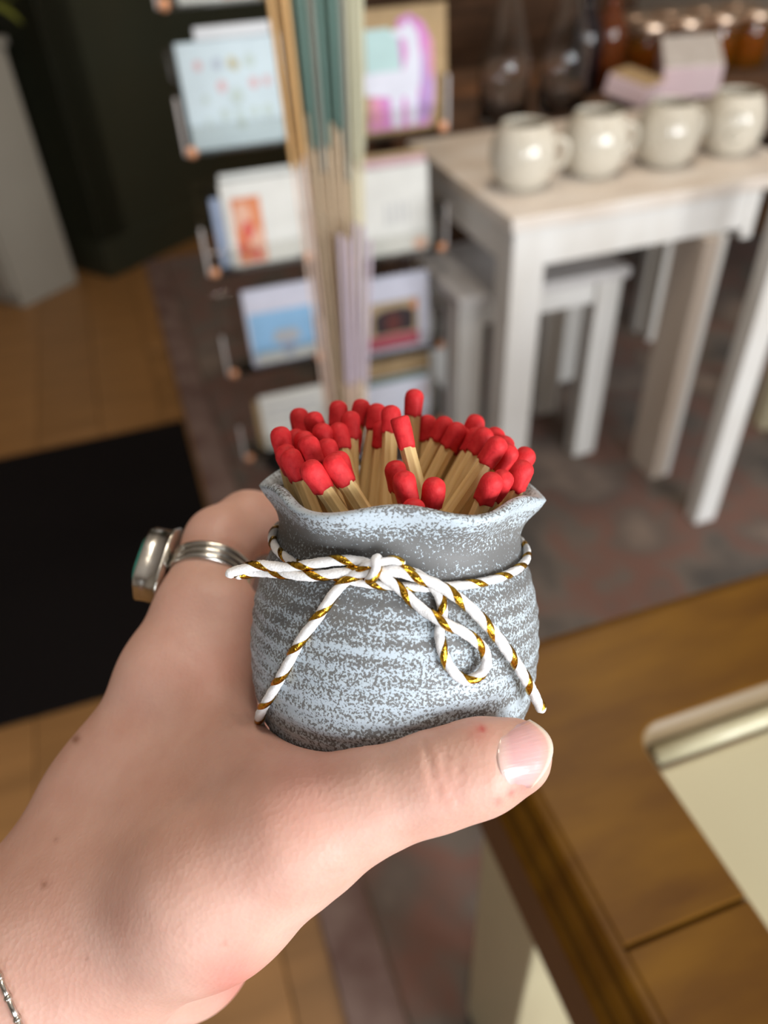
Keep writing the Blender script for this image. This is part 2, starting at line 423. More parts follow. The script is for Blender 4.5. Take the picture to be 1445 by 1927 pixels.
C = {k: flat('print_' + k, v) for k, v in dict(
    ice=(0.56, 0.67, 0.72), pink=(0.62, 0.42, 0.44), slate=(0.42, 0.48, 0.56), straw=(0.58, 0.55, 0.38), sage=(0.48, 0.57, 0.54),
    orange=(0.66, 0.23, 0.10), red=(0.60, 0.09, 0.07), peach=(0.72, 0.42, 0.30), cream=(0.70, 0.70, 0.66), sky=(0.27, 0.50, 0.76), lilac=(0.62, 0.63, 0.74),
    magenta=(0.62, 0.23, 0.55), violet=(0.48, 0.30, 0.60), rose=(0.66, 0.28, 0.40), mint=(0.45, 0.64, 0.64), pale=(0.68, 0.70, 0.80), dark=(0.035, 0.022, 0.025),
    darkred=(0.12, 0.03, 0.025), crimson=(0.50, 0.09, 0.14), tan=(0.42, 0.32, 0.20), grey=(0.45, 0.46, 0.48), teal=(0.05, 0.15, 0.12), wine=(0.22, 0.04, 0.07), bluegrey=(0.33, 0.40, 0.55)).items()}


def behind(e_w, e_h, mm, dy, dx=0.0, name='envelope'):
    def f(e):
        b = MB(); b.box((dx, dy, e_h / 2), (e_w, 0.004, e_h)); b.build(name, mm, e, bevel=0.0008, seg=1)
    return f


dots = lambda L: [ell(x, z, r, r * 1.15, 14) for x, z, r in L]
card(0, 3, 'pale blue card printed with rows of small pink, yellow and green dots', 0.152, 0.142, 0.008, C['ice'], [
    ('pink_dot', C['pink'], dots([(-0.048, 0.112, .006), (-0.018, 0.083, .007), (0.030, 0.083, .007), (0.050, 0.084, .006)])),
    ('blue_dot', C['slate'], dots([(-0.020, 0.112, .007)])),
    ('yellow_dot', C['straw'], dots([(0.002, 0.112, .007), (0.006, 0.108, .006)])),
    ('green_dot', C['sage'], dots([(0.028, 0.112, .008), (0.002, 0.068, .010), (-0.045, 0.068, .005), (-0.02, 0.045, .007), (0.002, 0.045, .006), (0.025, 0.045, .007), (0.046, 0.045, .008), (0.004, 0.032, .007), (-0.045, 0.04, .004)]))],
     extra=behind(0.112, 0.158, M['paper'], 0.012, 0.012))
card(0, 2, 'cream card with an orange red painted panel on its left half', 0.140, 0.136, 0.006, C['cream'], [
    ('orange_panel', C['orange'], [rect(-0.056, -0.008, 0.004, 0.110)]),
    ('peach_patch', C['peach'], [ell(-0.040, 0.080, 0.014, 0.022), ell(-0.022, 0.035, 0.012, 0.026)]),
    ('red_patch', C['red'], [ell(-0.034, 0.058, 0.009, 0.016), ell(-0.026, 0.018, 0.008, 0.012), ell(-0.046, 0.030, .006, .014)])], du=0.022,
     extra=lambda e: (behind(0.030, 0.112, C['bluegrey'], 0.009, -0.072)(e), behind(0.14, 0.145, C['cream'], 0.014, 0.004)(e)))
card(0, 1, 'sky blue seaside card with a white top and a small grey boat', 0.134, 0.144, 0.006, C['lilac'], [
    ('sky_panel', C['sky'], [rect(-0.062, 0.062, 0.018, 0.100)]),
    ('sand_strip', C['cream'], [rect(-0.055, 0.062, 0.004, 0.022)]),
    ('sail', C['grey'], [[(-0.024, 0.040), (0.030, 0.040), (0.022, 0.062), (-0.018, 0.062)]]),
    ('boat', C['bluegrey'], [[(-0.010, 0.040), (0.018, 0.040), (0.012, 0.012), (-0.004, 0.012)]])], du=0.026)
card(0, 0, 'white card in a brown kraft envelope, lowest in the left column', 0.128, 0.120, 0.005, C['cream'], [
    ('grey_line', C['grey'], [rect(-0.05, 0.05, 0.088, 0.093), rect(-0.05, 0.05, 0.070, 0.074)])], du=0.022, extra=behind(0.150, 0.108, M['kraft'], 0.009))
card(0, 4, 'cream card with a faded red print, cut by the top of the frame', 0.120, 0.140, 0.005, C['cream'], [
    ('red_print', C['peach'], [rect(0.002, 0.050, 0.004, 0.120)]), ('brown_edge', M['kraft'], [rect(0.052, 0.059, 0.0, 0.140)])], du=0.0, extra=behind(0.05, 0.14, C['tan'], 0.01, 0.075))
llama = [(-0.055, 0.088), (0.010, 0.088), (0.018, 0.110), (0.014, 0.130), (-0.004, 0.134), (-0.006, 0.142), (0.014, 0.146), (0.020, 0.156), (0.026, 0.148), (0.036, 0.136), (0.040, 0.100),
         (0.038, 0.070), (0.032, 0.045), (0.030, 0.008), (0.016, 0.008), (0.014, 0.050), (0.006, 0.050), (0.004, 0.008), (-0.012, 0.008), (-0.014, 0.052), (-0.055, 0.058)]
card(1, 3, 'brown kraft card with a white llama on magenta and mint', 0.168, 0.172, 0.006, M['kraft'], [
    ('mint_patch', C['mint'], [[(-0.052, 0.088), (0.012, 0.088), (0.015, 0.125), (-0.012, 0.146), (-0.05, 0.146)]]),
    ('magenta_patch', C['magenta'], [[(-0.052, 0.006), (0.052, 0.006), (0.060, 0.060), (0.060, 0.120), (0.044, 0.150), (0.022, 0.162), (0.002, 0.155), (0.01, 0.06), (-0.045, 0.060)]]),
    ('violet_patch', C['violet'], [ell(0.050, 0.065, 0.012, 0.050), ell(0.040, 0.03, 0.010, 0.022)]),
    ('rose_patch', C['rose'], [ell(-0.038, 0.032, 0.010, 0.024), ell(0.056, 0.1, 0.005, 0.03)]),
    ('llama', C['pale'], [llama])], du=0.012, extra=behind(0.03, 0.150, C['straw'], -0.006, -0.082))
card(1, 2, 'plain white card with faint grey lines and a painted pink glint in one corner', 0.136, 0.146, 0.006, C['cream'], [
    ('grey_line', C['grey'], [rect(-0.012 + 0.012 * k, -0.009 + 0.012 * k, 0.052, 0.088) for k in range(4)]),
    ('painted_glint', C['peach'], [ell(0.050, 0.012, 0.014, 0.010)])], du=-0.004,  # peach ellipse is a painted lamp glint, not part of the print
     extra=lambda e: (behind(0.136, 0.158, C['pink'], 0.008)(e), behind(0.136, 0.166, M['kraft'], 0.013)(e)))
card(1, 1, 'white bordered card with a dark brown photograph and a crimson band', 0.136, 0.152, 0.006, C['lilac'], [
    ('picture', C['tan'], [rect(-0.066, 0.046, 0.010, 0.104)]),
    ('crimson_band', C['crimson'], [rect(-0.066, 0.046, 0.010, 0.036)]),
    ('dark_shape', C['dark'], [[(-0.044, 0.040), (0.036, 0.040), (0.038, 0.082), (0.012, 0.090), (-0.026, 0.088), (-0.044, 0.078)]]),
    ('red_shape', C['darkred'], [ell(-0.006, 0.06, 0.016, 0.020)]),
    ('red_corner', C['orange'], [ell(0.038, 0.090, 0.007, 0.009)])], du=-0.004)
card(1, 0, 'white card with a dark teal band along its top, lowest in the right column', 0.136, 0.118, 0.006, C['pale'], [
    ('teal_band', C['teal'], [rect(-0.066, 0.066, 0.106, 0.117)]), ('pink_spot', C['pink'], [ell(0.055, 0.075, 0.006, 0.010)])], du=-0.004, extra=behind(0.15, 0.150, M['kraft'], 0.010))
card(1, 4, 'dark brown card at the very top of the right column', 0.150, 0.120, 0.006, C['darkred'], [
    ('brown_panel', C['tan'], [rect(-0.06, 0.06, 0.03, 0.11)])], du=0.0, dh=0.03)

# ================================================================== incense sticks in a glass vase on a plant stand
SP = np.array([-0.042, 0.81])
st = empty('plant_stand', (*SP, 0.0085), 0, 'slim dark wooden plant stand hidden behind the grey pot', 'stand')
b = MB(); b.lathe([(0.075, 0), (0.078, 0.008), (0.05, 0.016), (0.018, 0.03)], 28); b.build('foot', M['apron'], st, smooth=True)
b = MB(); b.lathe([(0.018, 0.028), (0.014, 0.10), (0.014, 0.28), (0.020, 0.365)], 20); b.build('stem', M['apron'], st, smooth=True)
b = MB(); b.lathe([(0.012, 0.360), (0.062, 0.366), (0.064, 0.380), (0.012, 0.382)], 28); b.build('tray', M['apron'], st, smooth=True)
ZV = 0.0085 + 0.3825
b = MB(); b.lathe([(0.002, 0), (0.034, 0), (0.036, 0.004), (0.033, 0.06), (0.031, 0.105), (0.0285, 0.105), (0.030, 0.06), (0.033, 0.008), (0.002, 0.006)], 32)
vase = b.build('vase', M['glass'], smooth=True); vase.location = (*SP, ZV)
tag(vase, 'small clear glass vase holding the incense sticks behind the matches', 'vase')


def stick_kind(L, r, coat, mcore, mcoat):
    e = empty('incense_stick', (0, 0, 0))
    b = MB(); b.lathe([(r, 0), (r, L)], 8); b.build('core', mcore, e, smooth=True)
    if mcoat:
        b = MB(); b.lathe([(r * 1.1, L * (1 - coat)), (r * 2.0, L * (1 - coat) + 0.004), (r * 2.0, L), (r, L + 0.002)], 10); b.build('coating', mcoat, e, smooth=True)
    return e


bam = flat('pale_bamboo', (0.70, 0.55, 0.38)); bamp = flat('pink_bamboo', (0.72, 0.54, 0.44)); bamy = flat('straw_bamboo', (0.62, 0.56, 0.38))
KIND = [(stick_kind(0.62, 0.0013, 0.27, bam, flat('teal_incense', (0.12, 0.21, 0.18))), 'thin bamboo incense stick with a teal green coating, in the tall bunch', 'teal incense sticks'),
        (stick_kind(0.62, 0.0013, 0.33, bamp, flat('ochre_incense', (0.60, 0.36, 0.15))), 'thin incense stick with an ochre coating at the left of the bunch', 'ochre incense sticks'),
        (stick_kind(0.60, 0.0014, 0.30, bamy, flat('olive_incense', (0.45, 0.43, 0.30))), 'thin straw coloured incense stick with a pale olive coating, at the right of the bunch', 'olive incense sticks'),
        (stick_kind(0.36, 0.0013, 0.50, bamp, flat('lilac_incense', (0.42, 0.35, 0.40))), 'short lilac coated incense stick low at the right of the bunch', 'lilac incense sticks'),
        (stick_kind(0.60, 0.0012, 0.30, bam, flat('grey_incense', (0.42, 0.43, 0.38))), 'thin incense stick with a pale grey coating, in the middle of the bunch', 'grey incense sticks')]
used = set()


def put_stick(k, x0, y0, x1, y1, L):             # foot and tip offsets in metres from the vase axis
    src, lab, grp = KIND[k]
    o = copy_tree(src) if k in used else src
    used.add(k)
    tag(o, lab, 'incense stick', grp)
    a = Vector((SP[0] + x0, SP[1] + y0, ZV + 0.0075)); t = Vector((SP[0] + x1, SP[1] + y1, ZV + L))
    o.location = a; o.rotation_euler = (t - a).to_track_quat('Z', 'Y').to_euler(); o.scale = (1, 1, random.uniform(0.955, 1.045))


BUNCH = [1, 1, 1, 1, 1, 0, 0, 0, 0, 0, 4, 4, 0, 0, 0, 0, 0, 0, 4, 2, 2, 2, 2, 2]        # kinds from left to right
ROWS = (-0.021, 0.007, -0.007, 0.021)
for i, k in enumerate(BUNCH):                    # the sticks spread upwards from the vase without crossing
    x = -0.037 + 0.078 * (i + (0.25 if i % 2 else 0)) / 23; y = ROWS[i % 4]
    put_stick(k, x * 0.50, y * 0.50, x + 0.004, y, 0.58)
for i in range(5):
    x = 0.004 + 0.0070 * i; put_stick(3, x * 0.46, -0.0165, x + 0.006, -0.028, 0.30)

# ================================================================== white tables, stool, mugs
H_T = 0.615
tb = empty('side_table', uvh(0.56, 1.07, 0.0085), YAW, 'worn white wooden side table carrying four cream mugs', 'table')
hz = H_T - 0.0085
b = MB(); b.box((0.285, 0.235, hz - 0.011), (0.575, 0.475, 0.022)); b.build('tabletop', M['white_top'], tb, bevel=0.003)
b = MB(); b.box((0.253, 0.012, hz - 0.054), (0.386, 0.020, 0.062)); b.build('front_apron', M['white_wood'], tb, bevel=0.002)
b = MB(); b.box((0.014, 0.235, hz - 0.054), (0.020, 0.350, 0.062)); b.build('side_apron', M['white_wood'], tb, bevel=0.002)
b = MB(); b.box((0.285, 0.458, hz - 0.054), (0.44, 0.020, 0.062)); b.build('back_apron', M['white_wood'], tb, bevel=0.002)
for x, y in ((0.034, 0.032), (0.034, 0.440), (0.405, 0.440)):
    b = MB(); b.box((x, y, (hz - 0.022) / 2), (0.060, 0.060, hz - 0.022)); b.build('leg', M['white_wood'], tb, bevel=0.003)
b = MB(); b.box((0.378, 0.028, (hz - 0.086) / 2), (0.030, 0.085, hz - 0.086)); l = b.build('leg', M['beige_leg'], tb, bevel=0.003); l['label'] = 'bare beige front right leg'
b = MB(); b.box((0.402, -0.006, (hz - 0.086) / 2), (0.014, 0.012, hz - 0.086)); b.build('leg_strip', M['white_wood'], tb, bevel=0.002)
b = MB(); b.box((0.458, 0.012, hz - 0.064), (0.022, 0.024, 0.082)); b.build('corner_block', M['white_wood'], tb, bevel=0.004)

stl = empty('footstool', uvh(0.522, 1.182, 0.0085), YAW, 'low white stool tucked under the mug table', 'stool')
b = MB(); b.box((0.173, 0.115, 0.4265), (0.350, 0.245, 0.020)); b.build('seat', M['stool_top'], stl, bevel=0.004)
for x in (0.030, 0.316):
    for y in (0.028, 0.205):
        b = MB(); b.box((x, y, 0.208), (0.052, 0.042, 0.416)); b.build('leg', M['white_wood'], stl, bevel=0.003)
b = MB(); b.box((0.173, 0.024, 0.390), (0.234, 0.016, 0.050)); b.build('front_rail', M['white_wood'], stl, bevel=0.002)
b = MB(); b.box((0.173, 0.212, 0.390), (0.234, 0.016, 0.050)); b.build('back_rail', M['white_wood'], stl, bevel=0.002)

ws = empty('display_stand', uvh(0.944, 0.917, 0.0085), YAW, 'white display stand at the right edge, its front post chipped and worn', 'stand')
for x in (0.0, 0.62):
    b = MB(); b.box((x, 0, 0.60), (0.046, 0.034, 1.20)); b.build('post', M['white_wood'], ws, bevel=0.003)
    b = MB(); b.box((x, 0, 0.002), (0.042, 0.030, 0.004)); b.build('foot_pad', M['beige_leg'], ws)
b = MB(); b.box((0.31, 0, 1.22), (0.72, 0.05, 0.04)); b.build('crossbar', M['white_wood'], ws, bevel=0.003)
cs = empty('cream_stool', uvh(1.276, 1.135, 0.0085), YAW, 'cream yellow stool, one leg showing at the far right edge', 'stool')
for x, y in ((0, 0), (0.24, 0), (0, -0.12), (0.24, -0.12)):
    b = MB(); b.box((x, y, 0.215), (0.040, 0.036, 0.43)); b.build('leg', M['cream_leg'], cs, bevel=0.003)
b = MB(); b.box((0.12, -0.06, 0.44), (0.30, 0.17, 0.02)); b.build('seat', M['cream_leg'], cs, bevel=0.004)
bl = empty('back_stool', uvh(1.345, 1.62, 0.0085), YAW, 'thin legged white stool far back under the tables', 'stool')
b = MB(); b.box((0.0, 0.0, 0.35), (0.18, 0.10, 0.02)); b.build('seat', M['white_wood'], bl, bevel=0.003)
for x in (-0.07, 0.07):
    for y in (-0.03, 0.03):
        b = MB(); b.box((x, y, 0.17), (0.030, 0.026, 0.34)); b.build('leg', M['white_wood'], bl, bevel=0.002)


def mug_parts(e):
    b = MB()
    b.lathe([(0.002, 0.0), (0.033, 0.0), (0.037, 0.003), (0.0455, 0.012), (0.0525, 0.028), (0.0550, 0.046), (0.0535, 0.064), (0.0485, 0.080), (0.0425, 0.091), (0.0395, 0.0955), (0.0385, 0.098), (0.0365, 0.0985),
             (0.0355, 0.096), (0.0385, 0.090), (0.0450, 0.079), (0.0497, 0.063), (0.0510, 0.046), (0.0485, 0.028), (0.0415, 0.012), (0.034, 0.006), (0.002, 0.005)], 40)
    b.build('body', M['mug'], e, smooth=True)
    b = MB(); pts = catmull([(0.050, 0, 0.072), (0.060, 0, 0.074), (0.068, 0, 0.066), (0.069, 0, 0.050), (0.062, 0, 0.036), (0.050, 0, 0.032)], 6)
    b.tube(pts, 0.0055, 10); b.build('handle', M['mug'], e, smooth=True)


mug0 = empty('mug', (0, 0, 0)); mug_parts(mug0)
ML = ['leftmost of the four speckled cream mugs on the white table', 'second speckled cream mug from the left on the white table',
      'third speckled cream mug from the left, in front of the kraft topped box', 'speckled cream mug at the right edge, with a grey green mark on its side']
for i, (px, py) in enumerate(((983, 318), (1116, 300), (1241, 276), (1382, 256))):
    o = mug0 if i == 0 else copy_tree(mug0)
    p = plane(px, py + 20, H_T); uu = 0.64 + 0.138 * i
    o.location = uvh(uu, 1.205 + (0.006 if i % 2 else 0), H_T + 0.0005); o.rotation_euler = (0, 0, (-0.25, 0.05, 0.25, 2.75)[i])
    tag(o, ML[i], 'mug', 'cream mugs on the white table')
    if i == 3:
        b = MB(); vs = []
        pts = [(-0.014, 0.066), (-0.004, 0.074), (0.010, 0.070), (0.013, 0.058), (0.002, 0.050), (-0.008, 0.040), (0.002, 0.032), (0.014, 0.036)]
        for x, z in catmull([(x, 0, z) for x, z in pts], 5)[:, [0, 2]]:
            r = np.interp(z, [0.028, 0.046, 0.064, 0.080], [0.0525, 0.0550, 0.0535, 0.0485]) + 0.0002; a = -math.pi / 2 - 2.75 - YAW - 0.05 + x / r
            vs.append((r * math.cos(a), r * math.sin(a), z))
        b.tube(vs, 0.0016, 6); b.build('painted_mark', M['mug_mark'], o, smooth=True)

# ================================================================== console behind the tables and the things on it
H_C = 0.60
con = empty('console_table', uvh(0.66, 1.575, 0.0085), YAW, 'long dark brown wooden console behind the white table', 'table')
for k in range(4):
    b = MB(); b.box((0.70, 0.075 + 0.150 * k, H_C - 0.0085 - 0.015), (1.40, 0.147, 0.030)); b.build('top_board', M['rustic'][k % 3], con, bevel=0.003)
b = MB(); b.box((0.70, 0.045, H_C - 0.075), (1.34, 0.02, 0.07)); b.build('apron', M['rustic'][0], con, bevel=0.002)
for x in (0.04, 1.36):
    for y in (0.045, 0.555):
        b = MB(); b.box((x, y, (H_C - 0.04) / 2), (0.05, 0.05, H_C - 0.04)); b.build('leg', M['rustic'][1], con, bevel=0.003)


def lathe_thing(name, loc, label, cat, grp, parts, rz=0.0):
    e = empty(name, loc, rz, label, cat, grp)
    for pn, prof, mm in parts:
        b = MB(); b.lathe(prof, 32); b.build(pn, mm, e, smooth=True)
    return e


DEC = [('body', [(0.002, 0), (0.050, 0), (0.053, 0.004), (0.053, 0.108), (0.0515, 0.116), (0.0490, 0.125), (0.0250, 0.205), (0.0130, 0.245), (0.012, 0.262), (0.017, 0.268), (0.015, 0.268),
                 (0.010, 0.262), (0.0110, 0.245), (0.0230, 0.205), (0.0468, 0.125), (0.0505, 0.108), (0.0505, 0.008), (0.002, 0.006)], M['glass']),
       ('stopper', [(0.002, 0.262), (0.0095, 0.264), (0.0095, 0.272), (0.014, 0.276), (0.020, 0.290), (0.018, 0.306), (0.008, 0.314), (0.001, 0.315)], M['glass'])]
lathe_thing('glass_decanter', uvh(0.815, 1.64, H_C + .0005), 'clear glass bottle with sloping shoulders, behind the leftmost mug', 'bottle', 'clear glass bottles', DEC)
lathe_thing('glass_decanter', uvh(0.962, 1.655, H_C + .0005), 'clear glass bottle with sloping shoulders, behind the second mug beside the dark bottle', 'bottle', 'clear glass bottles', DEC)
BOT = [(0.002, 0), (0.036, 0), (0.038, 0.004), (0.038, 0.120), (0.033, 0.140), (0.015, 0.165), (0.013, 0.205), (0.002, 0.206)]
lathe_thing('dark_bottle', uvh(1.085, 1.78, H_C + .0005), 'near black glass bottle between the clear bottles and the amber one', 'bottle', 'small dark bottles',
            [('body', BOT, M['dark_glass']), ('cap', [(0.0142, 0.196), (0.0145, 0.228), (0.002, 0.230)], M['dark_metal'])])
lathe_thing('brown_bottle', uvh(1.158, 1.80, H_C + .0005), 'red brown glass bottle beside the near black bottle', 'bottle', 'small dark bottles',
            [('body', BOT, M['brown_glass']), ('cap', [(0.0142, 0.196), (0.0145, 0.228), (0.002, 0.230)], M['copper'])])
JAR = [('body', [(0.002, 0), (0.041, 0), (0.046, 0.006), (0.046, 0.094), (0.043, 0.102), (0.040, 0.102), (0.0430, 0.092), (0.0430, 0.008), (0.002, 0.006)], M['amber']),
       ('lid', [(0.0405, 0.094), (0.0485, 0.096), (0.0485, 0.120), (0.046, 0.123), (0.002, 0.1235)], M['copper']),
       ('wax', [(0.002, 0.0085), (0.0425, 0.0085), (0.0425, 0.065), (0.002, 0.065)], flat('honey_wax', (0.50, 0.22, 0.03)))]
JL = ['front row, at the left behind the pink box', 'front row, second from the left', 'front row, third from the left', 'front row, at the right edge',
      'back row, at the left', 'back row, second from the left', 'back row, third from the left', 'back row, at the right edge']
for i in range(8):
    r, c = divmod(i, 4)
    lathe_thing('amber_jar', uvh(1.285 + 0.100 * c + 0.03 * r, 1.83 + 0.105 * r, H_C + .0005), 'amber glass jar with a copper lid, ' + JL[i], 'jar', 'amber jars with copper lids', JAR)


def small_box(name, p, d, rz, label, mbody, mlid, tilt=(0, 0)):
    e = empty(name, p, 0, label, 'box', 'small gift boxes'); e.rotation_euler = (tilt[0], tilt[1], rz)
    b = MB(); b.box((0, 0, (d[2] - 0.003) / 2), (d[0], d[1], d[2] - 0.003)); b.build('box_body', mbody, e, bevel=0.002)
    b = MB(); b.box((0, 0, d[2] - 0.0028), (d[0] * 0.985, d[1] * 0.985, 0.005)); b.build('box_top', mlid, e, bevel=0.0015)
    return e


small_box('gift_box', uvh(1.130, 1.640, H_C + .014), (0.105, 0.095, 0.045), YAW + 0.60, 'small pale pink box with a kraft brown top behind the second and third mugs', M['pinkbox'], M['kraft'], tilt=(0.22, 0.06))
small_box('gift_box', uvh(1.290, 1.665, H_C + .024), (0.125, 0.140, 0.070), YAW - 0.50, 'larger pale pink box with a grey white top behind the mug at the right edge', M['pinkbox'], M['greytop'], tilt=(0.27, -0.05))

# ================================================================== golden brown counter at the lower right
CT = np.array([0.0548, 0.334]); CH = 0.62
ct = empty('display_counter', (CT[0], CT[1], 0.0085), YAW, 'golden brown wooden counter with a moulded edge and cream legs at the lower right', 'counter')
ch = CH - 0.0085
RW, BW, SEAM = 0.075, 0.082, -0.192
rr = 0.018; arc = [(RW + rr - rr * math.cos(math.pi / 2 * k / 6), -BW - rr + rr * math.sin(math.pi / 2 * k / 6)) for k in range(7)]   # rounded inner corner
b = MB(); lp = [(0, 0), (0, SEAM + 0.0005), (RW, SEAM + 0.0005)] + arc + [(0.595, -BW), (0.595, 0)]; n = len(lp)
b.add([(x, y, ch - 0.022) for x, y in lp] + [(x, y, ch) for x, y in lp], [tuple(range(n))[::-1], tuple(range(n, 2 * n))] + [(i, (i + 1) % n, n + (i + 1) % n, n + i) for i in range(n)])
b.build('top_frame', M['oak_counter'], ct, bevel=0.0015)
b = MB(); b.box((RW / 2, SEAM - 0.151, ch - 0.011), (RW, 0.300, 0.022)); b.build('left_rail', M['oak_counter'], ct, bevel=0.0015)
prof = [(0.000, 0.000), (-0.004, -0.001), (-0.007, -0.004), (-0.008, -0.009), (-0.006, -0.012), (-0.006, -0.014), (-0.011, -0.017), (-0.014, -0.022), (-0.013, -0.027), (-0.011, -0.029),
        (-0.011, -0.031), (-0.016, -0.035), (-0.018, -0.041), (-0.016, -0.048), (0.0, -0.050)]


def moulding(name, along):                       # sweep of the edge profile along one side
    b = MB(); n = len(prof); vs = []
    for e in (0, 1):
        for o, z in prof:
            if along == 'left': vs.append((o, 0.0 - o if e == 0 else -0.495, ch - 0.0005 + z))
            else: vs.append((o if e == 0 else 0.595, -o, ch - 0.0005 + z))
    fs = [(i, i + 1, n + i + 1, n + i) for i in range(n - 1)] + [tuple(range(n)), tuple(range(n, 2 * n))[::-1]]
    b.add(vs, fs); return b.build(name, M['oak_counter'], ct)


moulding('left_moulding', 'left'); moulding('back_moulding', 'back')
b = MB(); b.box((0.003, -0.245, ch - 0.100), (0.016, 0.485, 0.100)); b.build('left_apron', M['apron'], ct, bevel=0.002)
b = MB(); b.box((0.30, -0.006, ch - 0.100), (0.58, 0.016, 0.100)); b.build('back_apron', M['apron'], ct, bevel=0.002)
for x, y in ((0.040, -0.075), (0.56, -0.075), (0.040, -0.44), (0.56, -0.44)):
    b = MB(); b.box((x, y, (ch - 0.14) / 2), (0.072, 0.092, ch - 0.14)); b.build('leg', M['cream'], ct, bevel=0.003)
# recessed cream tray in the opening: back wall, rounded lip and flat panel
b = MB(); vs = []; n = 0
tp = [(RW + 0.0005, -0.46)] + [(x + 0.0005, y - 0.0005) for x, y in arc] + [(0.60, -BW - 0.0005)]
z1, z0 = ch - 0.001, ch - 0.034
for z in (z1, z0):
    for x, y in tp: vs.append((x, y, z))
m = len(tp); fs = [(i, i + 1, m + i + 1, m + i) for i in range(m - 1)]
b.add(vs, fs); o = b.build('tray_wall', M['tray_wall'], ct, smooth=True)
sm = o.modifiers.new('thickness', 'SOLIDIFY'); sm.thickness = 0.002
b = MB(); path = [(x + 0.005, y - 0.005, z0 + 0.002) for x, y in tp[6:]]
b.tube([(path[0][0] + (path[-1][0] - path[0][0]) * t, path[0][1] + (path[-1][1] - path[0][1]) * t, path[0][2]) for t in np.linspace(0, 1, 8)], 0.0075, 12)
b.build('tray_lip', M['cream'], ct, smooth=True)
b = MB(); b.box(((RW + 0.012 + 0.60) / 2, (-BW - 0.016 - 0.46) / 2, z0 - 0.002), (0.60 - RW - 0.012, 0.46 - BW - 0.016, 0.012)); b.build('tray_panel', M['cream'], ct, bevel=0.003)

# ================================================================== the grey pot held in the hand
_e = math.radians(12.5)
PA = np.array([0.035, math.cos(_e), math.sin(_e)]); PA /= np.linalg.norm(PA)
PY = np.array([0, 0, -1.0]); PY -= PA * (PY @ PA); PY /= np.linalg.norm(PY)
PX = np.cross(PY, PA)
PO = campt(735, 1375, 0.206)                     # pot base centre, camera space
PB = np.stack([PX, PY, PA])                      # rows: pot axes in camera space


def pot_local(p): return (np.asarray(p) - PO) @ PB.T
def pot_cam(q): return np.asarray(q) @ PB + PO


MPOT = MCAM @ Matrix(np.block([[PB.T, PO[:, None]], [np.zeros((1, 3)), np.ones((1, 1))]]).tolist())
PH = np.array([-1, 0, 0.8, 2.5, 5, 10.5, 18, 25, 32, 40, 47.5, 51.5, 55.2, 58.8, 61.8, 64.2, 65.8, 66.8]) / 1000
PR = np.array([25, 28.0, 29.3, 30.8, 32.7, 35.0, 36.4, 36.8, 36.5, 35.4, 33.0, 31.2, 29.8, 29.8, 31.1, 33.3, 34.6, 34.9]) / 1000


def build_pot():
    NT = 180
    hh = np.r_[0, 0.0008, 0.0025, np.arange(0.004, 0.0658, 0.0007)]
    # smooth the profile by averaging the piecewise-linear table
    def R(h): return np.mean([np.interp(h + d, PH, PR) for d in (-0.0022, -0.0011, 0, 0.0011, 0.0022)], axis=0)
    rows = []
    for h in hh:
        r = float(R(h)) if h > 0.004 else float(np.interp(h, PH, PR))
        ridge = 0.00020 * math.sin(h / 0.0041 * 2 * math.pi + 0.6 * math.sin(h * 900)) + 0.00010 * math.sin(h / 0.0017 * 2 * math.pi)
        if 0.006 < h < 0.048: r += ridge
        rows.append((r, h, max(0, min(1, (h - 0.052) / 0.012))))
    for r, h, w in ((0.0346, 0.0665, 1), (0.0339, 0.0672, 1), (0.0329, 0.0674, 1), (0.0317, 0.0668, 1), (0.0304, 0.0648, .9), (0.0290, 0.062, .7), (0.0277, 0.058, .3), (0.0273, 0.054, 0),
                    (0.0300, 0.046, 0), (0.0330, 0.035, 0), (0.0336, 0.020, 0), (0.031, 0.008, 0), (0.026, 0.0042, 0), (0.002, 0.004, 0)):
        rows.append((r, h, w))
    b = MB(); vs = []
    for r, h, w in rows:
        for k in range(NT):
            th = 2 * math.pi * k / NT            # measured from the side facing the lens
            wob = -math.cos(6 * th + 0.2) * 0.0010 + 0.0005 * math.cos(3 * th + 1.1)
            rz = 0.0012 * math.cos(6 * (th + 0.035)) + 0.0004 * math.sin(3 * th + 0.5)
            rr = r + w * wob; z = h + w * rz
            vs.append((rr * math.sin(th), -rr * math.cos(th), z))
    m = len(rows)
    fs = [(i * NT + k, i * NT + (k + 1) % NT, (i + 1) * NT + (k + 1) % NT, (i + 1) * NT + k) for i in range(m - 1) for k in range(NT)]
    fs.append(tuple(range(NT))[::-1]); fs.append(tuple((m - 1) * NT + k for k in range(NT)))
    b.add(vs, fs)
    return b.build('match_pot', mat_pot(), smooth=True)


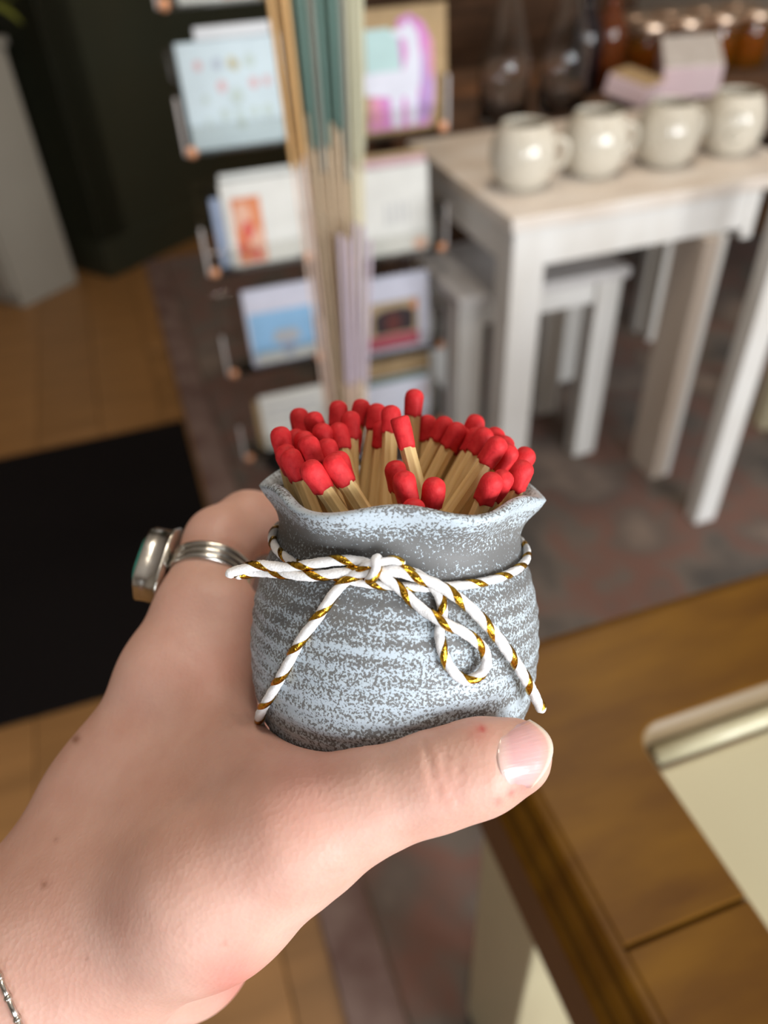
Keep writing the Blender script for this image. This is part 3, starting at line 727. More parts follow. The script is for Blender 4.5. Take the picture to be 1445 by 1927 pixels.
def mat_pot():
    m = bpy.data.materials.new('speckled_grey_glaze'); m.use_nodes = True
    nt = m.node_tree; N = nt.nodes; L = nt.links; bs = N['Principled BSDF']
    bs.inputs['Roughness'].default_value = 0.55
    bs.inputs['Specular IOR Level'].default_value = 0.35
    tc = N.new('ShaderNodeTexCoord')
    def noise(sc, det, scale=(1, 1, 1), rough=0.5):
        mp = N.new('ShaderNodeMapping'); mp.inputs['Scale'].default_value = scale
        L.new(tc.outputs['Object'], mp.inputs[0])
        n = N.new('ShaderNodeTexNoise'); n.inputs['Scale'].default_value = sc; n.inputs['Detail'].default_value = det; n.inputs['Roughness'].default_value = rough
        L.new(mp.outputs[0], n.inputs['Vector']); return n.outputs['Fac']
    def math_(op, a, b_=None, c=None):
        n = N.new('ShaderNodeMath'); n.operation = op
        for i, x in enumerate((a, b_, c)):
            if x is None: continue
            if isinstance(x, (int, float)): n.inputs[i].default_value = x
            else: L.new(x, n.inputs[i])
        return n.outputs[0]
    sep = N.new('ShaderNodeSeparateXYZ'); L.new(tc.outputs['Object'], sep.inputs[0])
    z = sep.outputs['Z']
    # how much pale glaze lies at each height (0 bottom .. 1 rim at 66 mm)
    rp = N.new('ShaderNodeValToRGB'); zz = math_('DIVIDE', z, 0.068); L.new(zz, rp.inputs[0])
    stops = [(0.00, 0.20), (0.06, 0.28), (0.13, 0.50), (0.28, 0.58), (0.45, 0.56), (0.60, 0.50), (0.70, 0.36), (0.79, 0.13), (0.86, 0.17), (0.915, 0.40), (0.955, 0.74), (1.0, 0.62)]
    el = rp.color_ramp.elements
    while len(el) < len(stops): el.new(0.5)
    for e_, (p, v) in zip(el, stops): e_.position = p; e_.color = (v, v, v, 1)
    band = noise(290, 2, (0.10, 0.10, 1.0))      # level bands left by the throwing ridges
    cloud = noise(70, 2)
    dens = math_('ADD', rp.outputs[0], math_('MULTIPLY', math_('SUBTRACT', band, 0.5), 0.95))
    dens = math_('ADD', dens, math_('MULTIPLY', math_('SUBTRACT', cloud, 0.5), 0.22))
    wv = math_('SINE', math_('MULTIPLY_ADD', z, 2 * math.pi / 0.0041, math_('MULTIPLY', cloud, 3.0)))
    dens = math_('MULTIPLY_ADD', wv, 0.10, dens)
    sp1 = noise(1650, 2.0, (1, 1, 1), 0.6)
    f = math_('ADD', math_('MULTIPLY', math_('SUBTRACT', dens, 0.5), 0.42), math_('SUBTRACT', sp1, 0.5))
    f = math_('MULTIPLY_ADD', f, 11.0, 0.45)
    cl = N.new('ShaderNodeClamp'); L.new(f, cl.inputs[0])
    mx = N.new('ShaderNodeMix'); mx.data_type = 'RGBA'
    mx.inputs['A'].default_value = (0.150, 0.150, 0.148, 1); mx.inputs['B'].default_value = (0.46, 0.53, 0.585, 1)
    L.new(cl.outputs[0], mx.inputs['Factor']); L.new(mx.outputs['Result'], bs.inputs['Base Color'])
    bp = N.new('ShaderNodeBump'); bp.inputs['Strength'].default_value = 0.35; bp.inputs['Distance'].default_value = 0.00015
    L.new(cl.outputs[0], bp.inputs['Height']); L.new(bp.outputs[0], bs.inputs['Normal'])
    return m


pot = build_pot(); pot.matrix_world = MPOT
tag(pot, 'small speckled grey and pale blue ceramic pot with wavy rim, held in the hand', 'pot')

# ------------------------------------------------------------------ matches: tip and foot in pot coordinates, mm
MATCH = [
    (-30.7,1.5,80.1,-15.2,-7.4,22.9),
    (-28.0,19.8,83.3,-17.6,-1.2,28.0),
    (-23.6,11.3,83.2,-6.4,19.3,26.2),
    (-28.1,11.7,78.4,-11.4,-4.9,23.3),
    (-24.5,2.9,79.3,-23.5,0.8,19.3),
    (-20.3,4.7,81.1,-15.8,13.0,21.8),
    (-23.0,-9.5,79.4,1.8,-17.2,25.3),
    (-18.9,-1.0,78.1,-4.7,-9.6,20.4),
    (-16.9,9.1,80.8,-0.9,-11.1,26.6),
    (-28.9,-5.3,76.5,-4.7,-2.5,21.7),
    (-26.6,-12.6,76.6,-3.3,-13.5,21.3),
    (-21.1,-5.5,74.5,-8.1,-11.1,16.2),
    (-21.3,-22.5,75.4,11.5,-14.9,25.8),
    (-15.6,-13.7,76.6,7.1,-13.6,21.1),
    (-16.6,-20.6,76.7,15.8,-14.2,26.6),
    (-17.2,24.5,85.3,-22.6,7.6,28.0),
    (-13.6,13.3,83.6,-10.4,-0.4,25.3),
    (-10.6,24.5,86.0,-22.8,13.7,28.2),
    (-6.4,20.7,85.3,-14.0,7.6,27.2),
    (-2.9,11.9,85.7,-3.6,-5.6,28.2),
    (3.3,24.4,89.4,1.9,21.4,29.4),
    (-1.1,-4.9,84.3,16.5,-9.7,27.1),
    (-1.9,-8.9,74.3,9.0,-1.9,15.7),
    (-0.3,-21.6,74.0,14.6,-18.5,16.0),
    (2.3,-26.8,68.9,6.7,-17.3,9.8),
    (7.2,-22.3,72.7,2.3,-1.8,16.5),
    (7.4,26.8,82.2,5.9,19.5,22.6),
    (12.7,21.0,82.2,-11.9,12.8,28.1),
    (15.5,13.1,81.5,-10.2,9.3,27.4),
    (21.1,21.8,83.0,-3.6,16.6,28.5),
    (17.2,17.1,79.9,-8.2,13.2,25.7),
    (20.6,12.0,80.4,-5.6,9.3,26.5),
    (21.9,7.5,81.0,-4.8,5.5,27.3),
    (25.8,13.6,80.4,-2.6,12.6,27.6),
    (27.7,9.5,78.8,1.3,10.1,24.9),
    (23.8,-4.6,80.1,-6.0,1.7,28.4),
    (27.0,-1.8,78.0,-1.2,6.9,25.8),
    (31.8,1.9,77.0,5.6,1.3,23.1),
    (28.9,-10.0,75.6,12.6,-3.5,18.2),
    (24.1,-14.3,73.5,0.7,5.3,21.8),
    (20.9,-17.8,73.7,2.3,-7.7,17.5),
    (-4.8,15.2,81.1,-9.3,3.4,22.5),
    (-13.0,17.4,79.5,-14.1,1.2,21.7),
]
MLAB = ['at the far left edge of the bunch, head over the rim', 'topmost head at the left back of the bunch', 'second head from the left at the back', 'half hidden dark head behind the left cluster',
        'small head just above the big head in the left cluster', 'third head from the left at the back, leaning left', 'big round head in the middle of the left cluster', 'head at the right of the left cluster, below the leaning one',
        'slim head leaning left between cluster and the tall back ones', 'narrow head behind the left front one at the rim', 'head hanging over the left rim, stick hidden', 'low head tucked between two front ones on the left',
        'frontmost left match with ragged red edge by the rim', 'head peeping over the big front left one', 'big headed match leaning left, second from front left with bare stick', 'upright head left of the back row, no stick visible',
        'dark shaded head in the gap of the back row', 'tall match in the back row with bright stick leaning right', 'tall match in the back row, second after the gap', 'match in the back row just left of the flat headed one',
        'tallest match, standing upright at the top', 'match with a flat broken head leaning left in the middle', 'head behind the front middle pair', 'dark shaded head in the front middle pair',
        'lowest head at the front, peeping above the rim', 'single upright head at the front rim right of centre', 'shaded head just right of the tallest match', 'thick leaning head at the left of the right hand fan',
        'dark head second in the right hand fan', 'topmost round head at the right back', 'dark head third in the right hand fan', 'head with bare stick fourth in the right hand fan', 'small head peeping out behind the right fan',
        'head fifth in the right hand fan, long stick', 'small head peeping between the right fan and right edge', 'head sixth in the right hand fan with bare stick', 'big round head near the right edge of the bunch',
        'rightmost head of the bunch', 'round head low at the right rim, beside the rightmost', 'frontmost round head at the right rim', 'dark head behind the frontmost one at the right rim',
        'bare stick between two tall back ones, head mostly hidden', 'dark head low in the gap left of the tall ones']
m_stick = mat('match_wood', (0.66, 0.49, 0.26), 0.6, spec=0.3, noise=((900, 900, 45), 5, [(0.25, (0.60, 0.39, 0.15)), (0.5, (0.76, 0.55, 0.26)), (0.75, (0.82, 0.65, 0.37))]), sss=(0.15, (1, .6, .3), 0.001))
m_head = mat('red_match_head', (0.62, 0.022, 0.028), 0.62, spec=0.3, noise=(600, 4, [(0.25, (0.42, 0.010, 0.014)), (0.45, (0.60, 0.020, 0.026)), (0.8, (0.68, 0.040, 0.042))]), bump=(1500, 0.35, 0.0002))
MLEN = 0.060


def stick_mesh(seed):
    rg = random.Random(seed); b = MB(); n = 9; vs = []
    for i in range(n):
        t = i / (n - 1); a0 = rg.uniform(-0.03, 0.03)
        for k in range(8):
            # square stick with blunt corners
            ang = math.pi / 4 * k + math.pi / 8; q = 0.00188 / max(abs(math.cos(ang)), abs(math.sin(ang)))
            q = min(q, 0.00222) + rg.uniform(-0.00006, 0.00006)
            vs.append((q * math.cos(ang + a0), q * math.sin(ang + a0), t * (MLEN - 0.0030)))
    fs = [(i * 8 + k, i * 8 + (k + 1) % 8, (i + 1) * 8 + (k + 1) % 8, (i + 1) * 8 + k) for i in range(n - 1) for k in range(8)]
    fs += [tuple(range(8))[::-1], tuple((n - 1) * 8 + k for k in range(8))]
    b.add(vs, fs); return b.mesh('stick', m_stick, bevel=0.0)


def head_mesh(seed, flat_top=False):
    rg = random.Random(seed); b = MB(); nk = 20; vs = []
    prof = [(-7.4, 2.12), (-7.1, 2.24), (-6.4, 2.30), (-5.2, 2.42), (-4.0, 2.56), (-3.0, 2.64), (-2.2, 2.62), (-1.4, 2.42), (-0.8, 2.02), (-0.35, 1.45), (-0.08, 0.75), (0, 0.1)]
    if flat_top: prof = [(-7.4, 2.12), (-7.0, 2.22), (-5.5, 2.26), (-3.5, 2.30), (-1.8, 2.32), (-0.7, 2.30), (-0.25, 2.15), (0, 1.7), (0.05, 0.1)]
    ph = [rg.uniform(0, 6) for _ in range(4)]
    for j, (z, r) in enumerate(prof):
        sq = max(0, min(1, (-z - 2.5) / 4.5))
        for k in range(nk):
            a = 2 * math.pi * k / nk
            q = r * (1 - sq) + sq * min(r * 0.93 / max(abs(math.cos(a)), abs(math.sin(a))), r * 1.12)
            q += 0.05 * math.sin(3 * a + z + ph[0]) + 0.03 * math.sin(5 * a - 2 * z + ph[1])
            zz = z + (0.35 * math.sin(4 * a + ph[2]) + 0.22 * math.sin(7 * a + ph[3]) if j == 0 else 0)
            vs.append((q * math.cos(a) / 1000, q * math.sin(a) / 1000, MLEN + zz / 1000))
    m = len(prof)
    fs = [(i * nk + k, i * nk + (k + 1) % nk, (i + 1) * nk + (k + 1) % nk, (i + 1) * nk + k) for i in range(m - 1) for k in range(nk)]
    fs += [tuple(range(nk))[::-1], tuple((m - 1) * nk + k for k in range(nk))]
    b.add(vs, fs); return b.mesh('head', m_head, smooth=True)


sticks = [stick_mesh(k) for k in range(3)]; heads = [head_mesh(k) for k in range(4)]; hflat = head_mesh(9, True)
for i, (tx, ty, tz, fx, fy, fz) in enumerate(MATCH):
    a = MPOT @ Vector((fx / 1000, fy / 1000, fz / 1000)); t = MPOT @ Vector((tx / 1000, ty / 1000, tz / 1000))
    e = empty('match', a, 0, 'red headed wooden match, ' + MLAB[i], 'match', 'matches in the grey pot')
    d = (t - a).normalized(); q = d.to_track_quat('Z', 'Y') @ Quaternion((0, 0, 1), (i * 1.3) % 0.7 - 0.35)
    e.rotation_euler = q.to_euler()
    link('stick', sticks[i % 3], e); link('head', hflat if i == 21 else heads[i % 4], e)

# ------------------------------------------------------------------ twine with a gold thread, tied round the neck
def pot_hit(px, py, lift):
    d = np.array([(px - 722.5) / FPX, -(py - 963.5) / FPX, -1.0])
    t = np.arange(0.13, 0.215, 0.0001); q = pot_local(d * t[:, None])
    f = np.hypot(q[:, 0], q[:, 1]) - np.interp(q[:, 2], PH, PR, right=0.03)
    k = np.argmax(f < lift) if (f < lift).any() else int(np.argmin(f))
    return d * t[k]


m_cotton = mat('white_cotton', (0.80, 0.79, 0.78), 0.9, spec=0.2, bump=(2500, 0.5, 0.0003), noise=(1800, 3, [(0.3, (0.72, 0.71, 0.71)), (0.6, (0.83, 0.82, 0.81))]), sheen=0.3)
m_gold = mat('gold_foil', (0.62, 0.34, 0.035), 0.20, metal=1.0, noise=(1500, 2, [(0.35, (0.42, 0.20, 0.015)), (0.6, (0.78, 0.46, 0.05))]), bump=(1200, 0.5, 0.0004))


def cord(name, P, parent, r=0.00113, pitch=0.0100, ph=0.0, gold=True, ends=(1, 1)):
    P, s = resample(np.array(P), 0.00035); T, Nn, Bn = frames(P); nk = 16; m = len(P)
    tot = s[-1]; b = MB(); vs = []
    for i in range(m):
        e0 = min(1.0, math.sqrt(max(0.02, s[i] / (0.9 * r)))) if ends[0] else 1.0
        e1 = min(1.0, math.sqrt(max(0.02, (tot - s[i]) / (0.9 * r)))) if ends[1] else 1.0
        tw = 2 * math.pi * s[i] / pitch + ph
        for k in range(nk):
            a = 2 * math.pi * k / nk
            q = r * (1 + 0.045 * math.cos(3 * (a - tw)) + 0.045 * math.cos(9 * (a - 1.25 * tw)) - 0.05 * math.cos(a - tw)) * min(e0, e1)
            vs.append(P[i] + q * (math.cos(a) * Nn[i] + math.sin(a) * Bn[i]))
    fs = [(i * nk + k, i * nk + (k + 1) % nk, (i + 1) * nk + (k + 1) % nk, (i + 1) * nk + k) for i in range(m - 1) for k in range(nk)]
    fs += [tuple(range(nk))[::-1], tuple((m - 1) * nk + k for k in range(nk))]
    b.add(vs, fs); o = b.build(name, m_cotton, parent, smooth=True)
    if gold:
        b = MB(); vs = []; w = 0.88; sel = [i for i in range(m) if s[i] > 1.4 * r and tot - s[i] > 1.2 * r]
        for i in sel:
            tw = 2 * math.pi * s[i] / pitch + ph
            for a, q in ((tw - w, 0.97), (tw - w * .4, 1.10), (tw + w * .4, 1.10), (tw + w, 0.97)):
                q *= r * (1 + 0.045 * math.cos(3 * (a - tw)) - 0.05 * math.cos(a - tw))
                vs.append(P[i] + (q + 0.00010) * (math.cos(a) * Nn[i] + math.sin(a) * Bn[i]))
        fs = [(i * 4 + k, i * 4 + k + 1, i * 4 + 5 + k, i * 4 + 4 + k) for i in range(len(sel) - 1) for k in range(3)]
        b.add(vs, fs); g = b.build('gold_thread', m_gold, o, smooth=True)
    return o


tw = bpy.data.objects.new('twine', None); COL.objects.link(tw); tw.matrix_world = MPOT
tag(tw, 'white twine with a gold thread, bow tied round the neck of the grey pot', 'twine')


def cpath(px, n=8):                              # (px, py, lift mm) -> pot-local points
    return catmull([pot_local(pot_hit(x, y, l / 1000)) for x, y, l in px], n)


ring_pts = []
for k in range(121):
    th = 2 * math.pi * k / 120; h = 0.0530 - 0.0020 * math.cos(th) - 0.0008 * math.sin(th)
    r = float(np.interp(h, PH, PR)) + 0.0011
    ring_pts.append((r * math.sin(th), -r * math.cos(th), h))
cord('neck_loop', ring_pts, tw, r=0.00100, pitch=0.0088, ph=1.0, ends=(0, 0))
lend = [campt(x, y, z) for x, y, z in ((424, 1083, .1715), (450, 1073, .1712), (486, 1064, .1700))]
up = [pot_local(p) for p in lend] + [pot_local(pot_hit(x, y, l / 1000)) for x, y, l in ((540, 1068, 6.0), (585, 1062, 4.5), (640, 1054, 3.2), (690, 1060, 2.6), (712, 1074, 2.6))]
cord('bow_loop', catmull(up, 10), tw, ph=2.2)
lo = [pot_local(p) for p in (campt(440, 1083, .1735), campt(486, 1076, .1722))] + [pot_local(pot_hit(x, y, l / 1000)) for x, y, l in ((540, 1080, 5.5), (590, 1084, 4.0), (640, 1078, 2.8), (705, 1068, 2.4))]
cord('bow_loop', catmull(lo, 10), tw, ph=0.6)
cord('loose_end', cpath([(712, 1066, 3.0), (690, 1076, 3.4), (660, 1086, 2.8), (632, 1112, 2.0), (602, 1156, 1.4), (565, 1206, 1.3), (535, 1262, 1.3), (508, 1310, 1.4), (491, 1340, 2.0), (488, 1368, 2.0)]), tw, ph=0.4)
cord('bow_loop', cpath([(705, 1062, 3.4), (722, 1084, 3.0), (750, 1106, 2.2), (790, 1143, 1.8), (836, 1172, 3.6), (882, 1196, 3.8), (912, 1226, 3.2), (910, 1262, 2.4), (878, 1280, 1.8), (848, 1258, 1.4),
                        (832, 1222, 1.3), (827, 1186, 1.3), (832, 1158, 1.4), (830, 1130, 1.6), (812, 1100, 2.4), (772, 1076, 3.0), (720, 1066, 3.0)]), tw, ph=2.0)
te = [pot_local(pot_hit(x, y, l / 1000)) for x, y, l in ((712, 1072, 3.2), (752, 1076, 3.8), (796, 1090, 4.2), (836, 1108, 4.4), (880, 1140, 4.2), (918, 1178, 4.2), (950, 1218, 4.4))]
te += [pot_local(campt(x, y, z)) for x, y, z in ((980, 1262, .1712), (1003, 1304, .1760), (1022, 1340, .1795))]
cord('loose_end', catmull(te, 8), tw, r=0.00120, ph=2.6)
cord('knot', cpath([(690, 1092, 2.4), (700, 1088, 4.6), (708, 1070, 5.6), (707, 1054, 5.0), (716, 1050, 3.0)]), tw, r=0.00105, ph=1.2)
cord('knot', cpath([(668, 1080, 2.6), (690, 1064, 4.6), (714, 1058, 5.0), (742, 1054, 3.6), (762, 1062, 2.2)]), tw, r=0.00085, ph=0.0)

# ================================================================== the left hand: one continuous skin from a signed distance field
def P3(px, py, z): return campt(px, py, z)


HAND = [  # (a, b, radius a, radius b, blend) in mm for radii; points are px, py, depth
    ((-420, 2560, .205), (40, 1900, .192), 31, 26.5, 0),          # forearm and wrist
    ((40, 1900, .192), (185, 1690, .198), 26.5, 23, 14),          # carpus
    ((150, 1690, .204), (325, 1275, .217), 19.5, 13.8, 14),       # index metacarpal
    ((230, 1700, .215), (330, 1330, .235), 18, 12, 12),           # middle metacarpal
    ((250, 1750, .226), (320, 1430, .250), 17, 12, 12),           # ring metacarpal
    ((250, 1790, .232), (300, 1530, .262), 16, 12, 12),           # little finger metacarpal
    ((200, 1790, .188), (400, 1668, .1735), 20, 16.8, 14),         # thumb metacarpal and thenar
    ((400, 1668, .1735), (560, 1562, .1685), 16.8, 14.4, 14),       # thumb base joint
    ((560, 1562, .1685), (700, 1503, .1670), 14.0, 10.4, 8),       # thumb first bone
    ((700, 1503, .1675), (815, 1467, .1655), 10.4, 10.0, 6),      # to the thumb joint
    ((815, 1467, .1655), (900, 1443, .1655), 10.0, 9.7, 5),
    ((900, 1443, .1655), (966, 1424, .1675), 9.7, 8.3, 4),        # thumb tip
    ((300, 1420, .207), (520, 1495, .180), 10.5, 8.5, 14),            # web between thumb and index finger
    ((360, 1300, .213), (480, 1440, .186), 8.5, 6.5, 14),
    ((210, 1500, .209), (470, 1545, .186), 15, 11, 14),           # flesh of the first interosseous
    ((110, 1770, .192), (310, 1640, .190), 21, 15, 16),           # base of the thumb, back of the wrist
    ((250, 1700, .222), (345, 1770, .222), 22, 21, 12),           # palm and heel of the hand
    ((300, 1600, .225), (420, 1560, .215), 17, 12, 14),
    ((402, 1318, .209), (424, 1150, .220), 10.5, 9.8, 10),         # flesh at the root of the index finger, against the pot
    ((325, 1275, .215), (372, 1150, .2225), 13.6, 11.6, 8),       # index finger, first bone
    ((372, 1150, .2225), (415, 1020, .2375), 11.6, 10.6, 5),
    ((415, 1020, .2375), (468, 984, .248), 10.4, 9.8, 4),        # index knuckle
    ((468, 984, .248), (600, 992, .2575), 9.8, 8.6, 4),          # index finger, bending behind the pot
    ((600, 985, .2565), (735, 1030, .2520), 8.4, 7.0, 3),
]
FINGERS = [  # fingers that close round the back of the pot
    [((330, 1330, .235), (450, 1190, .262), 11.5, 10.4), ((450, 1190, .262), (590, 1120, .266), 10.2, 9.0), ((590, 1120, .266), (745, 1130, .2565), 8.8, 7.4)],
    [((320, 1430, .250), (430, 1320, .272), 11.5, 10.0), ((430, 1320, .272), (570, 1240, .270), 9.8, 8.6), ((570, 1240, .270), (715, 1225, .2580), 8.4, 7.2)],
    [((300, 1530, .262), (420, 1430, .274), 10.5, 8.8), ((420, 1430, .274), (540, 1350, .270), 8.6, 7.6), ((540, 1350, .270), (650, 1318, .2590), 7.4, 6.3)],
]


def cone_d(p, a, b, ra, rb):
    ab = b - a; t = np.clip(((p - a) @ ab) / (ab @ ab), 0, 1).astype(np.float32)
    q = p - a - t[:, None] * ab
    return np.sqrt((q * q).sum(1)) - (ra + (rb - ra) * t) / 1000


def smin(a, b, k):
    if k <= 0: return np.minimum(a, b)
    h = np.clip(0.5 + 0.5 * (b - a) / k, 0, 1)
    return b + (a - b) * h - k * h * (1 - h)


def hand_sdf(p):
    p = np.asarray(p, np.float32); d = None
    for a, b_, ra, rb, k in HAND:
        c = cone_d(p, P3(*a).astype(np.float32), P3(*b_).astype(np.float32), ra, rb)
        d = c if d is None else smin(d, c, k / 1000)
    for fg in FINGERS:
        f = None
        for a, b_, ra, rb in fg:
            c = cone_d(p, P3(*a).astype(np.float32), P3(*b_).astype(np.float32), ra, rb)
            f = c if f is None else smin(f, c, 0.004)
        d = smin(d, f, 0.003)
    q = pot_local(p)                             # flesh flattens where it touches the pot
    rho = np.hypot(q[:, 0], q[:, 1])
    pd = np.maximum(rho - np.interp(q[:, 2], PH, PR, right=0.036), np.maximum(-q[:, 2] , q[:, 2] - 0.066)) * 0.93
    return -smin(-d, pd - 0.0003, 0.0012)


def surface_nets(D, org, h):
    S = D < 0
    nx, ny, nz = D.shape
    tot = np.zeros((nx - 1, ny - 1, nz - 1), np.int8)
    cor = [(i, j, k) for i in (0, 1) for j in (0, 1) for k in (0, 1)]
    for i, j, k in cor: tot += S[i:nx - 1 + i, j:ny - 1 + j, k:nz - 1 + k]
    cells = np.argwhere((tot > 0) & (tot < 8))
    idx = np.full(tot.shape, -1, np.int32); idx[tuple(cells.T)] = np.arange(len(cells))
    val = {c: D[cells[:, 0] + c[0], cells[:, 1] + c[1], cells[:, 2] + c[2]] for c in cor}
    acc = np.zeros((len(cells), 3)); cnt = np.zeros(len(cells))
    for a in cor:
        for ax in range(3):
            if a[ax] == 1: continue
            b_ = tuple(a[i] + (1 if i == ax else 0) for i in range(3))
            va, vb = val[a], val[b_]; cr = (va < 0) != (vb < 0)
            t = np.where(cr, va / np.where(cr, va - vb, 1), 0)
            pos = np.array(a, float)[None] + t[:, None] * (np.array(b_) - np.array(a))[None]
            acc[cr] += pos[cr]; cnt[cr] += 1
    verts = org + (cells + acc / cnt[:, None]) * h
    faces = []
    for ax in range(3):
        o1, o2 = [(1, 2), (2, 0), (0, 1)][ax]
        sl0 = [slice(None)] * 3; sl1 = [slice(None)] * 3; sl0[ax] = slice(0, -1); sl1[ax] = slice(1, None)
        e = np.argwhere(S[tuple(sl0)] != S[tuple(sl1)])
        ok = (e[:, o1] > 0) & (e[:, o2] > 0) & (e[:, o1] < D.shape[o1] - 1) & (e[:, o2] < D.shape[o2] - 1)
        e = e[ok]; ins = S[tuple(e.T)]
        def c(d1, d2):
            q = e.copy(); q[:, o1] -= d1; q[:, o2] -= d2; return idx[tuple(q.T)]
        quad = np.stack([c(1, 1), c(0, 1), c(0, 0), c(1, 0)], 1)
        quad[~ins] = quad[~ins][:, ::-1]; faces.append(quad)
    return verts, np.concatenate(faces)


def build_hand():
    h = 0.0009; lo = np.array([-0.150, -0.200, -0.300]); n = np.array([232, 240, 186])
    hc = 4 * h; nc = n // 4 + 1
    g = np.stack(np.meshgrid(*[np.arange(k) for k in nc], indexing='ij'), -1).reshape(-1, 3)
    Dc = hand_sdf(lo + (g + 0.375) * hc).reshape(nc).astype(np.float32)
    D = np.repeat(np.repeat(np.repeat(Dc, 4, 0), 4, 1), 4, 2)[:n[0], :n[1], :n[2]].copy()
    near = np.argwhere(np.abs(D) < hc * 1.6)
    D[tuple(near.T)] = hand_sdf(lo + near * h)
    # close the forearm where the grid ends
    D[0], D[-1] = 1, 1; D[:, 0], D[:, -1] = 1, 1; D[:, :, 0], D[:, :, -1] = 1, 1
    vs, fs = surface_nets(D, lo, h)
    return vs, fs


hv, hf = build_hand()


def vnormals(vs, fs):
    a, b_, c, d = (vs[fs[:, i]] for i in range(4))
    fn = np.cross(c - a, d - b_); nn = np.zeros_like(vs)
    for i in range(4): np.add.at(nn, fs[:, i], fn)
    return nn / (np.linalg.norm(nn, axis=1)[:, None] + 1e-12)


def laplace(vs, fs, it):
    n = len(vs); e = np.concatenate([fs[:, [0, 1]], fs[:, [1, 2]], fs[:, [2, 3]], fs[:, [3, 0]]])
    e = np.concatenate([e, e[:, ::-1]]); deg = np.bincount(e[:, 0], minlength=n)[:, None]
    for _ in range(it):
        s = np.stack([np.bincount(e[:, 0], weights=vs[e[:, 1], k], minlength=n) for k in range(3)], 1)
        vs = vs * 0.5 + 0.5 * s / deg
    return vs


hv = laplace(hv, hf, 4)
hn = vnormals(hv, hf)


def px_of(v): return np.stack([722.5 + FPX * v[:, 0] / -v[:, 2], 963.5 - FPX * v[:, 1] / -v[:, 2]], 1)


hp = px_of(hv); front = (hn * (-hv)).sum(1) > 0
front &= (hv[:, 2] > -0.226)


def seg_dist(p, poly):
    poly = np.array(poly, float); best = np.full(len(p), 1e9)
    for a, b_ in zip(poly[:-1], poly[1:]):
        ab = b_ - a; t = np.clip(((p - a) @ ab) / (ab @ ab), 0, 1)
        best = np.minimum(best, np.linalg.norm(p - a - t[:, None] * ab, axis=1))
    return best


red = np.zeros(len(hv)); mole = np.zeros(len(hv)); disp = np.zeros(len(hv))
CREASE = [([(798, 1398), (806, 1425), (813, 1460), (822, 1490), (826, 1512)], 6.0, 0.45), ([(838, 1424), (842, 1462), (848, 1500)], 4.0, 0.30), ([(862, 1440), (866, 1480), (864, 1514)], 4.0, 0.28),
          ([(828, 1470), (836, 1500), (838, 1525)], 4, 0.30), ([(850, 1475), (856, 1505)], 4, 0.25), ([(905, 1400), (908, 1430), (916, 1468)], 5, 0.12), ([(814, 1480), (800, 1510)], 4, 0.1),
          ([(560, 1690), (600, 1655), (640, 1640)], 7, 0.25), ([(500, 1668), (560, 1668), (610, 1640)], 8, 0.15), ([(440, 1340), (470, 1372), (510, 1400)], 8, 0.30), ([(420, 1360), (460, 1400), (520, 1432)], 9, 0.2),
          ([(300, 1240), (360, 1285), (410, 1330)], 12, 0.12), ([(330, 1215), (390, 1262)], 10, 0.10)]
for poly, sg, dp in CREASE: disp -= np.where(front, dp / 1000 * np.exp(-(seg_dist(hp, poly) / sg) ** 2), 0)
for x, y, r, k in ((906, 1372, 9, 1.0), (900, 1380, 22, 0.35), (962, 1492, 8, 0.6), (938, 1508, 8, 0.45), (985, 1478, 22, 0.35), (840, 1490, 42, 0.10), (560, 1480, 90, 0.18), (400, 1260, 60, 0.14), (440, 1850, 60, 0.45), (460, 1130, 40, .1)):
    red = np.maximum(red, np.where(front, k * np.exp(-(np.linalg.norm(hp - (x, y), axis=1) / r) ** 2), 0))
for x, y, r, k in ((143, 1391, 7.5, 0.8), (83, 1664, 7, 0.55), (422, 1776, 6, 0.30), (163, 1806, 5, 0.35), (106, 1580, 5, 0.35)):
    mole = np.maximum(mole, np.where(front, k * np.exp(-(np.linalg.norm(hp - (x, y), axis=1) / r) ** 2), 0))
hv = hv + hn * disp[:, None]


